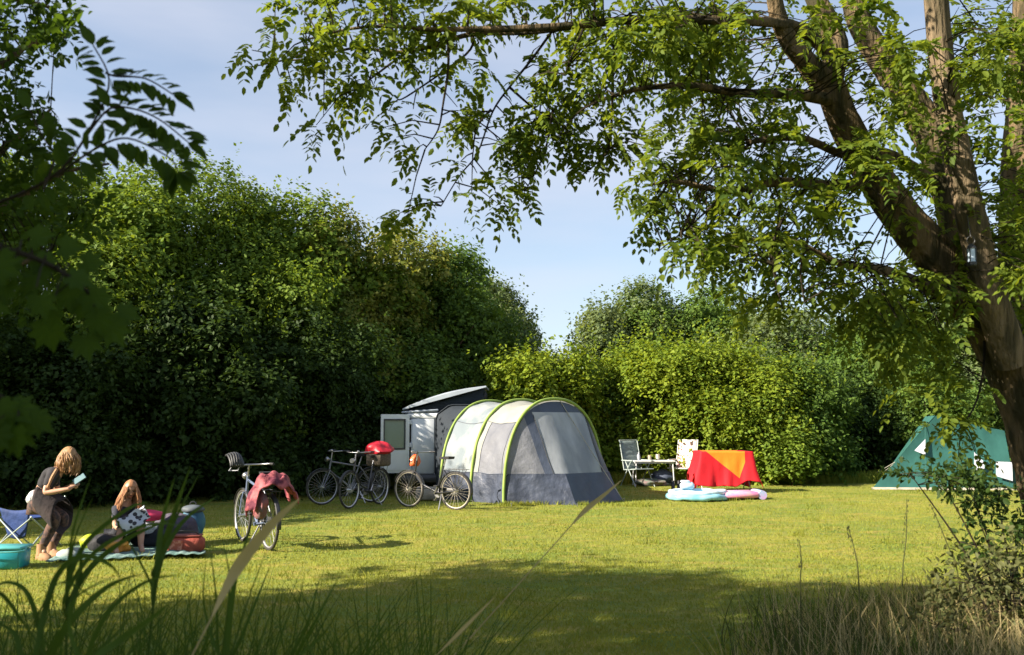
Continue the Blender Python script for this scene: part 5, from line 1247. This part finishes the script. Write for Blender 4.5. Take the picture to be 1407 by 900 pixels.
# ------------------------------------------------------------------ people
M_skin = pm('skin', (.46, .26, .17), (.38, .21, .135), scale=7, rough=.55, detail=2)
def skinned(name, J, E, mat, parent=None, root=0, sub=2, loc=None):
    """one continuous surface grown round connected joints. J: {key: (pos, radius)}; E: pairs"""
    keys = list(J); me = bpy.data.meshes.new(name + '_joints'); me.from_pydata([tuple(J[k][0]) for k in keys], [(keys.index(a), keys.index(b)) for a, b in E], [])
    o = bpy.data.objects.new('tmp', me); COL.objects.link(o); o.modifiers.new('s', 'SKIN')
    sv = me.skin_vertices[0].data
    for i, k in enumerate(keys):
        r = J[k][1]; sv[i].radius = r if isinstance(r, tuple) else (r, r); sv[i].use_root = (i == root)
    sb = o.modifiers.new('d', 'SUBSURF'); sb.levels = sb.render_levels = sub
    dg = bpy.context.evaluated_depsgraph_get(); m2 = bpy.data.meshes.new_from_object(o.evaluated_get(dg)); bpy.data.objects.remove(o)
    V = np.array([tuple(v.co) for v in m2.vertices]); F = [tuple(p.vertices) for p in m2.polygons]; bpy.data.meshes.remove(m2)
    return mesh_np(name, V, F, mat, parent, world=True, smooth=True)
def hand(J, E, key, wrist, direction, up, curl=.5, s=1.0, side=1):
    """palm, four unequal fingers with two bends and a thumb from the palm's side"""
    d = Vector(direction).normalized(); u = Vector(up); u = (u - d * u.dot(d)).normalized(); w_ = d.cross(u) * side
    p = Vector(wrist); J[key + 'palm'] = (p + d * .045 * s, (.034 * s, .018 * s)); E.append((key, key + 'palm'))
    J[key + 'kn'] = (p + d * .085 * s, (.036 * s, .014 * s)); E.append((key + 'palm', key + 'kn'))
    for i, (off_, ln) in enumerate(((-.030, .068), (-.010, .078), (.010, .073), (.029, .058))):
        a = p + d * .095 * s + w_ * off_ * s; b = a + (d * math.cos(curl * .6) - u * math.sin(curl * .6)) * ln * .5 * s; c = b + (d * math.cos(curl * 1.6) - u * math.sin(curl * 1.6)) * ln * .5 * s
        for n_, q, r in (('a', a, .0095), ('b', b, .0088), ('c', c, .0075)): J[f'{key}f{i}{n_}'] = (q, r * s)
        E += [(key + 'kn', f'{key}f{i}a'), (f'{key}f{i}a', f'{key}f{i}b'), (f'{key}f{i}b', f'{key}f{i}c')]
    a = p + d * .035 * s - w_ * .034 * s - u * .008; b = a + (d * .7 - w_ * .55 - u * .3).normalized() * .036 * s; c = b + (d * .9 - w_ * .1 - u * .35).normalized() * .028 * s
    for n_, q, r in (('a', a, .012), ('b', b, .0105), ('c', c, .0085)): J[f'{key}t{n_}'] = (q, r * s)
    E += [(key + 'palm', key + 'ta'), (key + 'ta', key + 'tb'), (key + 'tb', key + 'tc')]
def head_geo(c, face, up, s=1.0):
    """skull, jaw, brow, nose, lips, ears in one mesh; the neck comes from the body"""
    f = Vector(face).normalized(); u = Vector(up); u = (u - f * u.dot(f)).normalized(); r = f.cross(u)
    g = G(); n, m = 28, 22; vs = []
    for i in range(m + 1):
        th = math.pi * i / m
        for k in range(n):
            a = 2 * math.pi * k / n; x, y, z = math.sin(th) * math.cos(a), math.sin(th) * math.sin(a), math.cos(th)    # x = face
            X, Yy, Z = .098 * x, .075 * y, .118 * z
            if z < 0: Yy *= 1 + .30 * z; X = X * (1 + .12 * z) if x > 0 else X * (1 + .45 * z)     # jaw narrows, nape goes in
            if x > 0:
                X -= .010 * math.exp(-((z - .08) / .13) ** 2) * math.exp(-((abs(y) - .42) / .20) ** 2) * 1.6    # eye hollows
                X += .026 * math.exp(-((z + .17) / .15) ** 2) * math.exp(-(y / .15) ** 2)                         # nose
                X += .008 * math.exp(-((z - .02) / .22) ** 2) * math.exp(-(y / .12) ** 2)
                X += .008 * math.exp(-((z + .50) / .07) ** 2) * math.exp(-(y / .28) ** 2)                         # lips
                X -= .006 * math.exp(-((z + .58) / .05) ** 2) * math.exp(-(y / .3) ** 2)
                X += .012 * math.exp(-((z + .84) / .14) ** 2) * math.exp(-(y / .4) ** 2)                          # chin
            vs.append(Vector(c) + (f * X + r * Yy + u * Z) * s)
    g.add(vs, [(i * n + k, (i + 1) * n + k, (i + 1) * n + (k + 1) % n, i * n + (k + 1) % n) for i in range(m) for k in range(n)])
    for sd in (-1, 1):
        M = Matrix.Translation(Vector(c) + (r * .074 * sd - f * .006 - u * .008) * s) @ Matrix((f, r, u)).transposed().to_4x4()
        g.ball((0, 0, 0), (.018 * s, .009 * s, .031 * s), 10, 8, M)
    return g, f, u, r
def face_parts(root, c, f, u, r, s=1.0, lip=(.40, .12, .10)):
    g = G(); M4 = Matrix((f, r, u)).transposed().to_4x4()
    for sd in (-1, 1): g.ball((0, 0, 0), (.008 * s, .014 * s, .009 * s), 10, 8, Matrix.Translation(Vector(c) + (f * .083 + r * .030 * sd + u * .010) * s) @ M4)
    g.build('eyes', M_eye, root, world=True, smooth=True)
    g = G()
    for sd in (-1, 1): g.tube([tuple(Vector(c) + (f * (.094 - .010 * k) + r * sd * (.014 + .016 * k) + u * (.028 + .003 * (k == 1))) * s) for k in range(3)], .004 * s, 5)
    g.build('eyebrows', M_brow, root, world=True)
    g = G(); g.tube([tuple(Vector(c) + (f * (.100 - .004 * abs(k)) + r * .012 * k - u * (.059 - .001 * abs(k))) * s) for k in range(-2, 3)], [.002 * s, .0045 * s, .005 * s, .0045 * s, .002 * s], 6)
    g.build('mouth', pm('lips', lip, rough=.5), root, world=True, smooth=True)
M_eye = pm('eye', (.03, .02, .015), rough=.15); M_brow = pm('brow', (.10, .06, .03), rough=.9)
def strands(g, rng, starts, flow, ln, r=.006, wave=.01, n=7):
    """thick locks of hair from the scalp"""
    for p in starts:
        p = Vector(p); ph = rng.uniform(0, 6.28); L_ = ln * rng.uniform(.75, 1.1); q = []
        for k in range(n):
            t_ = k / (n - 1); q.append(p + flow(p, t_) * L_ + Vector((math.sin(ph + t_ * 7), math.cos(ph * 1.7 + t_ * 6), 0)) * wave * t_)
        g.tube(q, [r * (1 - .75 * (k / (n - 1)) ** 2) for k in range(n)], 5)
def hair_cap(g, c, f, u, r, s=1.0, low=-.25, fr_=.35):
    n, m = 26, 14; vs = []
    for i in range(m + 1):
        th = math.pi * .62 * i / m
        for k in range(n):
            a = 2 * math.pi * k / n; x, y = math.cos(a), math.sin(a); t_ = th
            if x > .3: t_ = min(th, math.pi * (.30 + .10 * (1 - x)))
            X, Yy, Z = math.sin(t_) * x, math.sin(t_) * y, math.cos(t_); rip = 1 + .02 * math.sin(a * 17)
            vs.append(Vector(c) + (f * (X * .112 - .004) + r * Yy * .090 + u * Z * .130) * s * rip)
    g.add(vs, [(i * n + k, (i + 1) * n + k, (i + 1) * n + (k + 1) % n, i * n + (k + 1) % n) for i in range(m) for k in range(n)])

def person_bending():
    rng = random.Random(4); Y = 11.35
    P = lambda x, y, dy=0.0: at(x, y, Y + dy)
    label = 'person in dark clothes and tan boots half risen from a blue chair, holding a phone'
    hd = P(93, 629, .0); face = Vector((.72, -.55, -.42)); up = Vector((.35, -.1, .93))
    g, f, u, r = head_geo(hd, face, up, 1.02)
    J = {}; E = []
    def j(k, p, rad): J[k] = (p, rad)
    j('pel', P(51, 690), (.125, .10)); j('waist', P(57, 675), (.105, .085)); j('chest', P(68, 659), (.125, .10)); j('sh', P(77, 648), (.10, .075)); j('neck', P(84, 643), .047); j('skull', hd - u * .05 - f * .015, .052)
    E += [('pel', 'waist'), ('waist', 'chest'), ('chest', 'sh'), ('sh', 'neck'), ('neck', 'skull')]
    for s, dy in (('n', -.17), ('f', .17)):
        j('s' + s, P(72, 651, dy), .052); E.append(('sh', 's' + s))
    j('en', P(61, 678, -.27), .038); j('wn', P(94, 672, -.26), .026); j('ef', P(80, 676, .22), .038); j('wf', P(97, 668, .03), .026)
    E += [('sn', 'en'), ('en', 'wn'), ('sf', 'ef'), ('ef', 'wf')]
    hand(J, E, 'wn', J['wn'][0], P(106, 663, -.1) - J['wn'][0], (0, .1, 1), .9); hand(J, E, 'wf', J['wf'][0], P(108, 660, -.06) - J['wf'][0], (0, -.1, 1), .8, side=-1)
    for s, dy, kx, ky, ax, ay in (('n', -.10, 78, 712, 57, 750), ('f', .10, 90, 711, 71, 749)):
        j('h' + s, P(54, 694, dy), .085); j('k' + s, P(kx, ky, dy * 1.4), .056); j('c' + s, P((kx * .6 + ax * .4), (ky * .6 + ay * .4), dy * 1.3 + .03), .054); j('a' + s, P(ax, ay + 4, dy * 1.2), .034); j('t' + s, P(ax, ay + 4, dy * 1.2) + Vector((.07, -.04, -.045)), .026)
        E += [('pel', 'h' + s), ('h' + s, 'k' + s), ('k' + s, 'c' + s), ('c' + s, 'a' + s), ('a' + s, 't' + s)]
    body = skinned('person', J, E, M_skin); tag(body, label, 'person')
    g.build('head', M_skin, body, world=True, smooth=True); face_parts(body, hd, f, u, r, 1.02)
    # clothing grown over the same joints
    M_top = pm('dark_top', (.028, .026, .032), (.018, .017, .022), rough=.9, scale=12, bump=.6, bscale=20)
    M_leg = pm('brown_patterned_leggings', (.12, .065, .05), (.035, .024, .025), rough=.9, scale=26, lo=.42, hi=.58)
    M_boot = pm('tan_boots', (.36, .20, .10), (.24, .13, .07), rough=.8, scale=12)
    Tj = {k: (J[k][0], tuple(q + .014 for q in (J[k][1] if isinstance(J[k][1], tuple) else (J[k][1],) * 2))) for k in ('waist', 'chest', 'sh', 'sn', 'sf')}
    Tj['un'] = (J['sn'][0].lerp(J['en'][0], .75), (.055, .055)); Tj['uf'] = (J['sf'][0].lerp(J['ef'][0], .75), (.055, .055))
    skinned('top', Tj, [('waist', 'chest'), ('chest', 'sh'), ('sh', 'sn'), ('sh', 'sf'), ('sn', 'un'), ('sf', 'uf')], M_top, body)
    Lj = {k: (J[k][0], tuple(q + .013 for q in (J[k][1] if isinstance(J[k][1], tuple) else (J[k][1],) * 2))) for k in ('pel', 'hn', 'kn', 'cn', 'an', 'hf', 'kf', 'cf', 'af')}
    skinned('leggings', Lj, [('pel', 'hn'), ('hn', 'kn'), ('kn', 'cn'), ('cn', 'an'), ('pel', 'hf'), ('hf', 'kf'), ('kf', 'cf'), ('cf', 'af')], M_leg, body)
    g = G()   # dark skirt over the thighs
    h0, k0 = P(56, 684), P(92, 706)
    g.grid(lambda a, b: tuple(h0.lerp(k0, a) + Vector((-.05 * a, .20 * math.cos(b * math.pi * 2) * (1 + .35 * a), (.15 + .05 * a) * math.sin(b * math.pi * 2) - .03 * a + .012 * math.sin(b * 40)))), 10, 30)
    g.build('skirt', pm('dark_skirt', (.03, .02, .02), (.018, .014, .016), rough=.95, bump=1, bscale=12), body, world=True, smooth=True, thick=.008)
    skinned('shirt_tail', {'a': (P(56, 677, -.0), (.12, .095)), 'b': (P(47, 684, -.0), (.135, .09)), 'c': (P(38, 691, -.0), (.075, .04))}, [('a', 'b'), ('b', 'c')], pm('white_shirt', (.62, .62, .66), rough=.85, bump=2, bscale=9), body)
    g = G()
    for dy in (-.13, -.01): g.tube([P(78, 645, dy - .03), P(72, 655, dy - .10), P(66, 668, dy - .13), P(62, 678, dy - .12)], .020, 6)
    g.build('strap', pm('tan_strap', (.40, .22, .11), rough=.8), body, world=True, smooth=True)
    for s in ('n', 'f'):
        a, tt = J['a' + s][0], J['t' + s][0]; g = G(); d = (tt - a); d.z = 0; d.normalize()
        M = Matrix.Translation((a.x, a.y, 0)) @ Matrix((d, Vector((-d.y, d.x, 0)), Vector((0, 0, 1)))).transposed().to_4x4()
        g.grid(lambda u_, v_: tuple(M @ Vector(((.055 + .0 * u_) * math.cos(v_ * 6.2832), .052 * math.sin(v_ * 6.2832), .06 + .13 * u_))), 5, 16)
        for i in range(1):
            vs = []; n = 18
            for z, sc, sh in ((0, 1, .045), (.03, 1.03, .045), (.06, .92, .04), (.09, .62, .0)):
                for k in range(n):
                    q = 2 * math.pi * k / n; vs.append(M @ Vector((sh + .135 * sc * math.cos(q), .050 * (1.08 if math.cos(q) > 0 else .9) * min(sc + .1, 1.05) * math.sin(q), z)))
            g.add(vs, [(i2 * n + k, i2 * n + (k + 1) % n, (i2 + 1) * n + (k + 1) % n, (i2 + 1) * n + k) for i2 in range(3) for k in range(n)] + [tuple(range(n))[::-1], tuple(range(3 * n, 4 * n))])
        g.build('boot', M_boot, body, world=True, smooth=True)
    M_hair = pm('blonde_brown_hair', (.40, .23, .10), (.20, .10, .04), rough=.55, scale=20, stretch=(1, 1, .3))
    g = G(); hair_cap(g, hd, f, u, r, 1.04)
    st = []
    for k in range(190):
        a = rng.uniform(.22, 1.78) * math.pi; e = rng.uniform(.0, .9); st.append(hd - f * .112 * math.cos(a - math.pi) * math.cos(e) * -1 * .9 + r * .092 * math.sin(a) * math.cos(e) + u * .12 * math.sin(e))
    strands(g, rng, st, lambda p, t_: Vector((.10 * math.sin(t_ * 3), -.03 * t_, -1)).normalized() * t_ + (p - hd).normalized() * .22 * math.sin(t_ * 3.0), .19, .007, .022)
    g.build('hair', M_hair, body, world=True, smooth=True)
    # the phone in the hands
    p = P(109, 658, -.10); g = G(); g.box(tuple(p), (.075, .012, .145), Matrix.Rotation(R(-25), 3, 'X') @ Matrix.Rotation(R(50), 3, 'Y'), bev=.005)
    tag(g.build('phone', pm('pale_case', (.14, .26, .30), rough=.4), None, world=True), 'pale blue phone held by the person in the tan boots', 'phone')
person_bending()

def person_seated():
    rng = random.Random(9); Y = 12.25
    P = lambda x, y, dy=0.0: at(x, y, Y + dy)
    hd = P(179, 673); face = Vector((.45, -.85, -.30)); up = Vector((.12, -.1, .98))
    g, f, u, r = head_geo(hd, face, up, .98)
    J = {}; E = []
    def j(k, p, rad): J[k] = (p, rad)
    gz = .11
    j('pel', Vector((P(158, 700).x, Y + .1, gz + .02)), (.13, .11)); j('waist', Vector((P(162, 700).x, Y + .06, .26)), (.105, .085)); j('chest', P(168, 708, .03), (.125, .10)); j('sh', P(171, 696, .02), (.10, .07)); j('neck', P(175, 689, .01), .043); j('skull', hd - u * .05 - f * .015, .05)
    E += [('pel', 'waist'), ('waist', 'chest'), ('chest', 'sh'), ('sh', 'neck'), ('neck', 'skull')]
    j('sn', P(160, 699, -.08), .047); j('sf', P(182, 698, .06), .047); E += [('sh', 'sn'), ('sh', 'sf')]
    # near arm reaches over the lap, far arm raised to hold the cloth
    j('en', P(158, 722, -.24), .035); j('wn', P(164, 728, -.42), .025); j('ef', P(196, 712, -.04), .035); j('wf', P(196, 704, -.24), .025)
    E += [('sn', 'en'), ('en', 'wn'), ('sf', 'ef'), ('ef', 'wf')]
    hand(J, E, 'wn', J['wn'][0], P(172, 722, -.5) - J['wn'][0], (-.5, -.3, .8), .8, .95); hand(J, E, 'wf', J['wf'][0], P(200, 699, -.36) - J['wf'][0], (.4, .2, .8), .8, .95, side=-1)
    for s, dx, ky, ax, dya in (('n', 0, -.38, 188, -.62), ('f', .16, -.30, 214, -.45)):
        j('h' + s, Vector((P(163, 700).x + dx * .6, Y - .02 - (.0 if s == 'f' else .06), gz + .02)), .085)
        j('k' + s, Vector((P(188, 700).x + dx, Y + ky, .40)), .056)
        a = Vector((P(ax, 700).x, Y + dya, .09)); j('c' + s, J['k' + s][0].lerp(a, .42) + Vector((0, .02, 0)), .052); j('a' + s, a, .034); j('t' + s, Vector((a.x + .08, a.y - .13, .035)), .030)
        E += [('pel', 'h' + s), ('h' + s, 'k' + s), ('k' + s, 'c' + s), ('c' + s, 'a' + s), ('a' + s, 't' + s)]
    body = skinned('person', J, E, M_skin); tag(body, 'person with long reddish hair in black sitting on the teal picnic blanket', 'person')
    g.build('head', M_skin, body, world=True, smooth=True); face_parts(body, hd, f, u, r, .98)
    M_top = pm('black_top', (.02, .022, .035), (.05, .05, .08), rough=.9, scale=22, lo=.55, hi=.62)
    M_tr = pm('black_trousers', (.018, .02, .03), rough=.9, bump=1, bscale=14)
    grow = lambda ks, e: {k: (J[k][0], tuple(q + e for q in (J[k][1] if isinstance(J[k][1], tuple) else (J[k][1],) * 2))) for k in ks}
    Tj = grow(('waist', 'chest', 'sh', 'sn', 'sf'), .014); Tj['un'] = (J['sn'][0].lerp(J['en'][0], .8), .048); Tj['uf'] = (J['sf'][0].lerp(J['ef'][0], .5), .05)
    skinned('top', Tj, [('waist', 'chest'), ('chest', 'sh'), ('sh', 'sn'), ('sh', 'sf'), ('sn', 'un'), ('sf', 'uf')], M_top, body)
    Lj = grow(('pel', 'hn', 'kn', 'hf', 'kf', 'cn', 'cf'), .013)
    skinned('trousers', Lj, [('pel', 'hn'), ('hn', 'kn'), ('kn', 'cn'), ('pel', 'hf'), ('hf', 'kf'), ('kf', 'cf')], M_tr, body)
    M_hair = pm('reddish_hair', (.44, .22, .10), (.24, .10, .04), rough=.5, scale=20, stretch=(1, 1, .3))
    g = G(); hair_cap(g, hd, f, u, r, 1.0)
    st = []
    for k in range(220):
        a = rng.uniform(.22, 1.78) * math.pi; e = rng.uniform(-.1, .8); st.append(hd + f * .104 * math.cos(a) * math.cos(e) * .9 + r * .088 * math.sin(a) * math.cos(e) + u * .115 * math.sin(e))
    strands(g, rng, st, lambda p, t_: Vector((-.28 * t_ if p.x < hd.x else .02, -.06 * t_, -1)).normalized() * t_ + (p - hd).normalized() * .12 * math.sin(t_ * 3.0), .36, .0065, .025)
    g.build('hair', M_hair, body, world=True, smooth=True)
    # patterned cloth held out in front
    a, b, c_, d = P(160, 716, -.50), P(198, 694, -.34), P(206, 712, -.42), P(172, 736, -.56)
    g = G(); g.grid(lambda s, t_: tuple(a.lerp(b, s).lerp(d.lerp(c_, s), t_) + Vector((0, -.03 * math.sin(s * 7) * math.sin(t_ * 4), .012 * math.sin(s * 12 + t_ * 3)))), 18, 12)
    def pat():
        m = pm('black_white_print', (.55, .58, .64), (.40, .44, .54), rough=.8, scale=4); nt = m.node_tree; N = nt.nodes.new; L = nt.links.new; tc = N('ShaderNodeTexCoord')
        wv = N('ShaderNodeTexVoronoi'); wv.feature = 'F1'; wv.inputs['Scale'].default_value = 17; L(tc.outputs['Object'], wv.inputs['Vector'])
        st_ = N('ShaderNodeMath'); st_.operation = 'LESS_THAN'; st_.inputs[1].default_value = .46; L(wv.outputs['Distance'], st_.inputs[0]); mx = N('ShaderNodeMix'); mx.data_type = 'RGBA'
        b_ = nt.nodes[m['principled']]; L(st_.outputs[0], mx.inputs[0]); L(b_.inputs['Base Color'].links[0].from_socket, mx.inputs[6]); mx.inputs[7].default_value = (.03, .03, .04, 1); L(mx.outputs[2], b_.inputs['Base Color']); return m
    tag(g.build('patterned_cloth', pat(), None, world=True, smooth=True, thick=.01), 'black and white patterned cloth held up by the seated person', 'cloth')
person_seated()

# ------------------------------------------------------------------ things round them
def lumpy(name, label, cat, mat, c, r, seed, amp=.14, flat=.3, rz=0):
    g = G(); cloth_lump(g, (0, 0, 0), r, seed, amp=amp, flat=flat); Mz = Matrix.Rotation(rz, 4, 'Z'); g.v = [Mz @ v + Vector(c) for v in g.v]
    tag(g.build(name, mat, None, world=True, smooth=True), label, cat)
def blanket():
    a, b, c, d = gp(62, 776), gp(282, 764), gp(270, 745), gp(100, 752)
    g = G(); g.grid(lambda u, v: tuple(a.lerp(b, u).lerp(d.lerp(c, u), v) + Vector((.04 * math.sin(v * 9), .05 * math.sin(u * 11), .028 + .012 * math.sin(u * 17 + v * 6) * math.sin(v * 9) + .016 * math.sin(u * 37 + 2) ** 2 * (v < .2)))), 50, 16)
    tag(g.build('picnic_blanket', pm('teal_blanket', (.10, .20, .18), (.18, .26, .245), scale=7, rough=.95, bump=1, bscale=30), None, world=True, smooth=True, thick=.012), 'grey-teal picnic blanket spread on the lawn under the seated person', 'blanket')
blanket()
p = gp(206, 752); lumpy('pink_cloth', 'bright pink cloth lying on the pile beside the seated person', 'cloth', pm('bright_pink', (.72, .05, .14), (.55, .03, .09), rough=.8, scale=6), (p.x - .02, p.y - .05, .40), (.20, .13, .08), 3, rz=R(20))
lumpy('white_towel', 'white towel bundled under the bright pink cloth', 'towel', pm('white_terry', (.62, .66, .76), (.5, .54, .64), rough=.95, bump=1, bscale=40), (p.x - .08, p.y - .12, .25), (.21, .15, .09), 4)
lumpy('dark_bundle', 'dark heap of clothes under the white towel on the blanket', 'clothes', pm('dark_cloth', (.025, .03, .045), rough=.95, bump=1, bscale=12), (p.x + .02, p.y + .0, .12), (.30, .2, .13), 5)
p = gp(240, 748); lumpy('dark_jacket', 'dark purple jacket heaped between the pink cloth and the blue backpack', 'jacket', pm('purple_dark', (.05, .035, .06), (.10, .09, .12), rough=.9, scale=5, bump=1, bscale=10), (p.x, p.y, .20), (.30, .22, .20), 6)
def backpack():
    p = gp(262, 746); t = thing('backpack', 'blue and teal backpack standing on the blanket edge behind the red bag', 'backpack', (p.x, p.y + .05, 0), R(12))
    g = G(); cloth_lump(g, (0, 0, .24), (.16, .14, .25), 8, amp=.05, flat=.1); g.build('body', pm('blue_pack', (.03, .10, .20), (.04, .16, .20), scale=4, rough=.7), t, smooth=True)
    g = G(); cloth_lump(g, (.0, -.13, .15), (.11, .05, .11), 2, amp=.05, flat=.1); g.build('pocket', pm('teal_pack', (.04, .16, .18), rough=.7), t, smooth=True)
    g = G(); cloth_lump(g, (0, -.02, .44), (.15, .13, .06), 5, amp=.05); g.build('lid', pm('grey_pack', (.09, .11, .13), rough=.7), t, smooth=True)
    g = G(); g.ring((0, -.02, .50), .04, .009, 'Y', 14, 5); g.tube([(-.08, .13, .42), (-.09, .2, .28), (-.08, .14, .08)], .014, 6); g.build('strap', M_dark, t, smooth=True)
backpack()
def red_bag():
    p = gp(250, 762); t = thing('cool_bag', 'brownish red soft bag with a printed panel on the grass beside the blanket', 'bag', (p.x, p.y + .12, 0), R(6))
    m = pm('brick_red_bag', (.36, .07, .045), (.24, .045, .03), rough=.7, scale=8, bump=.5, bscale=20)
    g = G(); g.box((0, 0, .105), (.44, .24, .21), bev=.05); g.build('body', m, t, smooth=True)
    g = G(); g.box((0, 0, .215), (.38, .2, .02), bev=.008); g.build('lid', pm('bag_lid', (.24, .06, .045), rough=.7), t, smooth=True)
    g = G(); g.box((-.09, -.124, .11), (.16, .01, .12), bev=.003); g.build('panel', pm('pale_red_print', (.50, .20, .15), (.34, .08, .05), scale=26, rough=.6, lo=.48, hi=.52), t)
    g = G(); g.tube(smooth_path([(-.18, 0, .2), (-.1, -.06, .27), (.1, -.06, .27), (.18, 0, .2)], None, 5)[0], .010, 6); g.build('handle', M_dark, t, smooth=True)
red_bag()
p = gp(160, 762); lumpy('yellow_bag', 'crumpled yellow-orange bag on the blanket in front of the seated person', 'bag', pm('orange_yellow', (.70, .34, .03), (.55, .22, .03), rough=.5, scale=9), (p.x, p.y + .02, .09), (.15, .12, .09), 12, amp=.2)
p = gp(121, 757); lumpy('lime_bag', 'small lime green bag on the lawn between the two people', 'bag', pm('lime_green', (.42, .52, .02), (.34, .44, .02), rough=.6, scale=9), (p.x, p.y + .05, .10), (.12, .1, .10), 13, amp=.12)
p = gp(140, 760); lumpy('black_bag', 'black shoulder bag between the lime green bag and the yellow bag', 'bag', pm('black_cloth', (.02, .02, .024), rough=.8, bump=1, bscale=18), (p.x, p.y + .06, .11), (.20, .14, .12), 14, amp=.1)
def shoes():
    for i, (px, py) in enumerate(((92, 770), (101, 767))):
        p = gp(px, py); g = G(); g.lathe((0, 0, 0), [(.5, 0), (.52, .25), (.45, .5), (.25, .8)], 14); g.v = [Vector((v.x * .25 + p.x, v.y * .09 + p.y, v.z * .1 + .045)) for v in g.v]
        tag(g.build('shoe', pm('grey_shoe', (.38, .42, .40), rough=.8), None, world=True, smooth=True), ('grey shoe at the corner of the blanket nearest the camera', 'grey shoe lying farther in on the blanket corner')[i], 'shoe', 'pair of grey shoes on the blanket')
shoes()
def camp_chair():
    p = gp(24, 757); t = thing('camp_chair', 'blue folding camp chair behind the person in the tan boots', 'chair', (p.x - .02, p.y + .30, 0), R(-20))
    M_b = pm('blue_canvas', (.008, .035, .16), (.006, .025, .11), rough=.8, scale=4, bump=1, bscale=10); M_t = pm('grey_green_tube', (.36, .42, .40), rough=.4, metal=.3)
    g = G(); g.grid(lambda u, v: ((u - .5) * .50, (v - .5) * .44, .40 - .06 * math.sin(math.pi * u) * math.sin(math.pi * v)), 12, 10); g.build('seat', M_b, t, smooth=True, thick=.008)
    g = G(); g.grid(lambda u, v: ((u - .5) * .52, .24 + .06 * v + .05 * math.sin(math.pi * u), .44 + .17 * v), 12, 8); g.build('backrest', M_b, t, smooth=True, thick=.008)
    g = G(); g.grid(lambda u, v: ((u - .5) * .52 * (1 - .45 * v), -.235 + .05 * v, .52 - .36 * v - .03 * math.sin(math.pi * u)), 12, 8); g.build('front_flap', M_b, t, smooth=True, thick=.006)
    for s in (-1, 1):
        g = G(); g.tube([(.27 * s, -.26, .0), (.27 * s, .22, .44), (.27 * s, .30, .64)], .012, 8); g.build('leg', M_t, t, smooth=True)
        g = G(); g.tube([(.27 * s, .28, .0), (.27 * s, -.24, .42)], .012, 8); g.build('leg', M_t, t, smooth=True)
        g = G(); g.tube([(.27 * s, -.26, .02), (-.27 * s, -.24, .40)], .010, 8); g.build('brace', M_t, t, smooth=True)
camp_chair()
def cooler():
    p = gp(-8, 784); t = thing('cool_box', 'turquoise cool box on the lawn at the left edge of the view', 'cool box', (p.x, p.y + .18, 0), R(3))
    M_c = pm('turquoise_plastic', (.012, .24, .32), (.02, .30, .37), rough=.35, scale=3); M_l = pm('pale_turquoise', (.10, .42, .42), rough=.4)
    g = G(); g.box((0, 0, .105), (.46, .28, .21), bev=.025, taper=(1.04, 1.04)); g.build('body', M_c, t, smooth=True)
    g = G(); g.box((0, 0, .228), (.50, .32, .035), bev=.012); g.build('lid', M_l, t, smooth=True)
    g = G(); g.tube(smooth_path([(-.25, -.02, .22), (-.24, -.19, .20), (.24, -.19, .20), (.25, -.02, .22)], None, 4)[0], .010, 6); g.build('handle', M_l, t, smooth=True)
cooler()
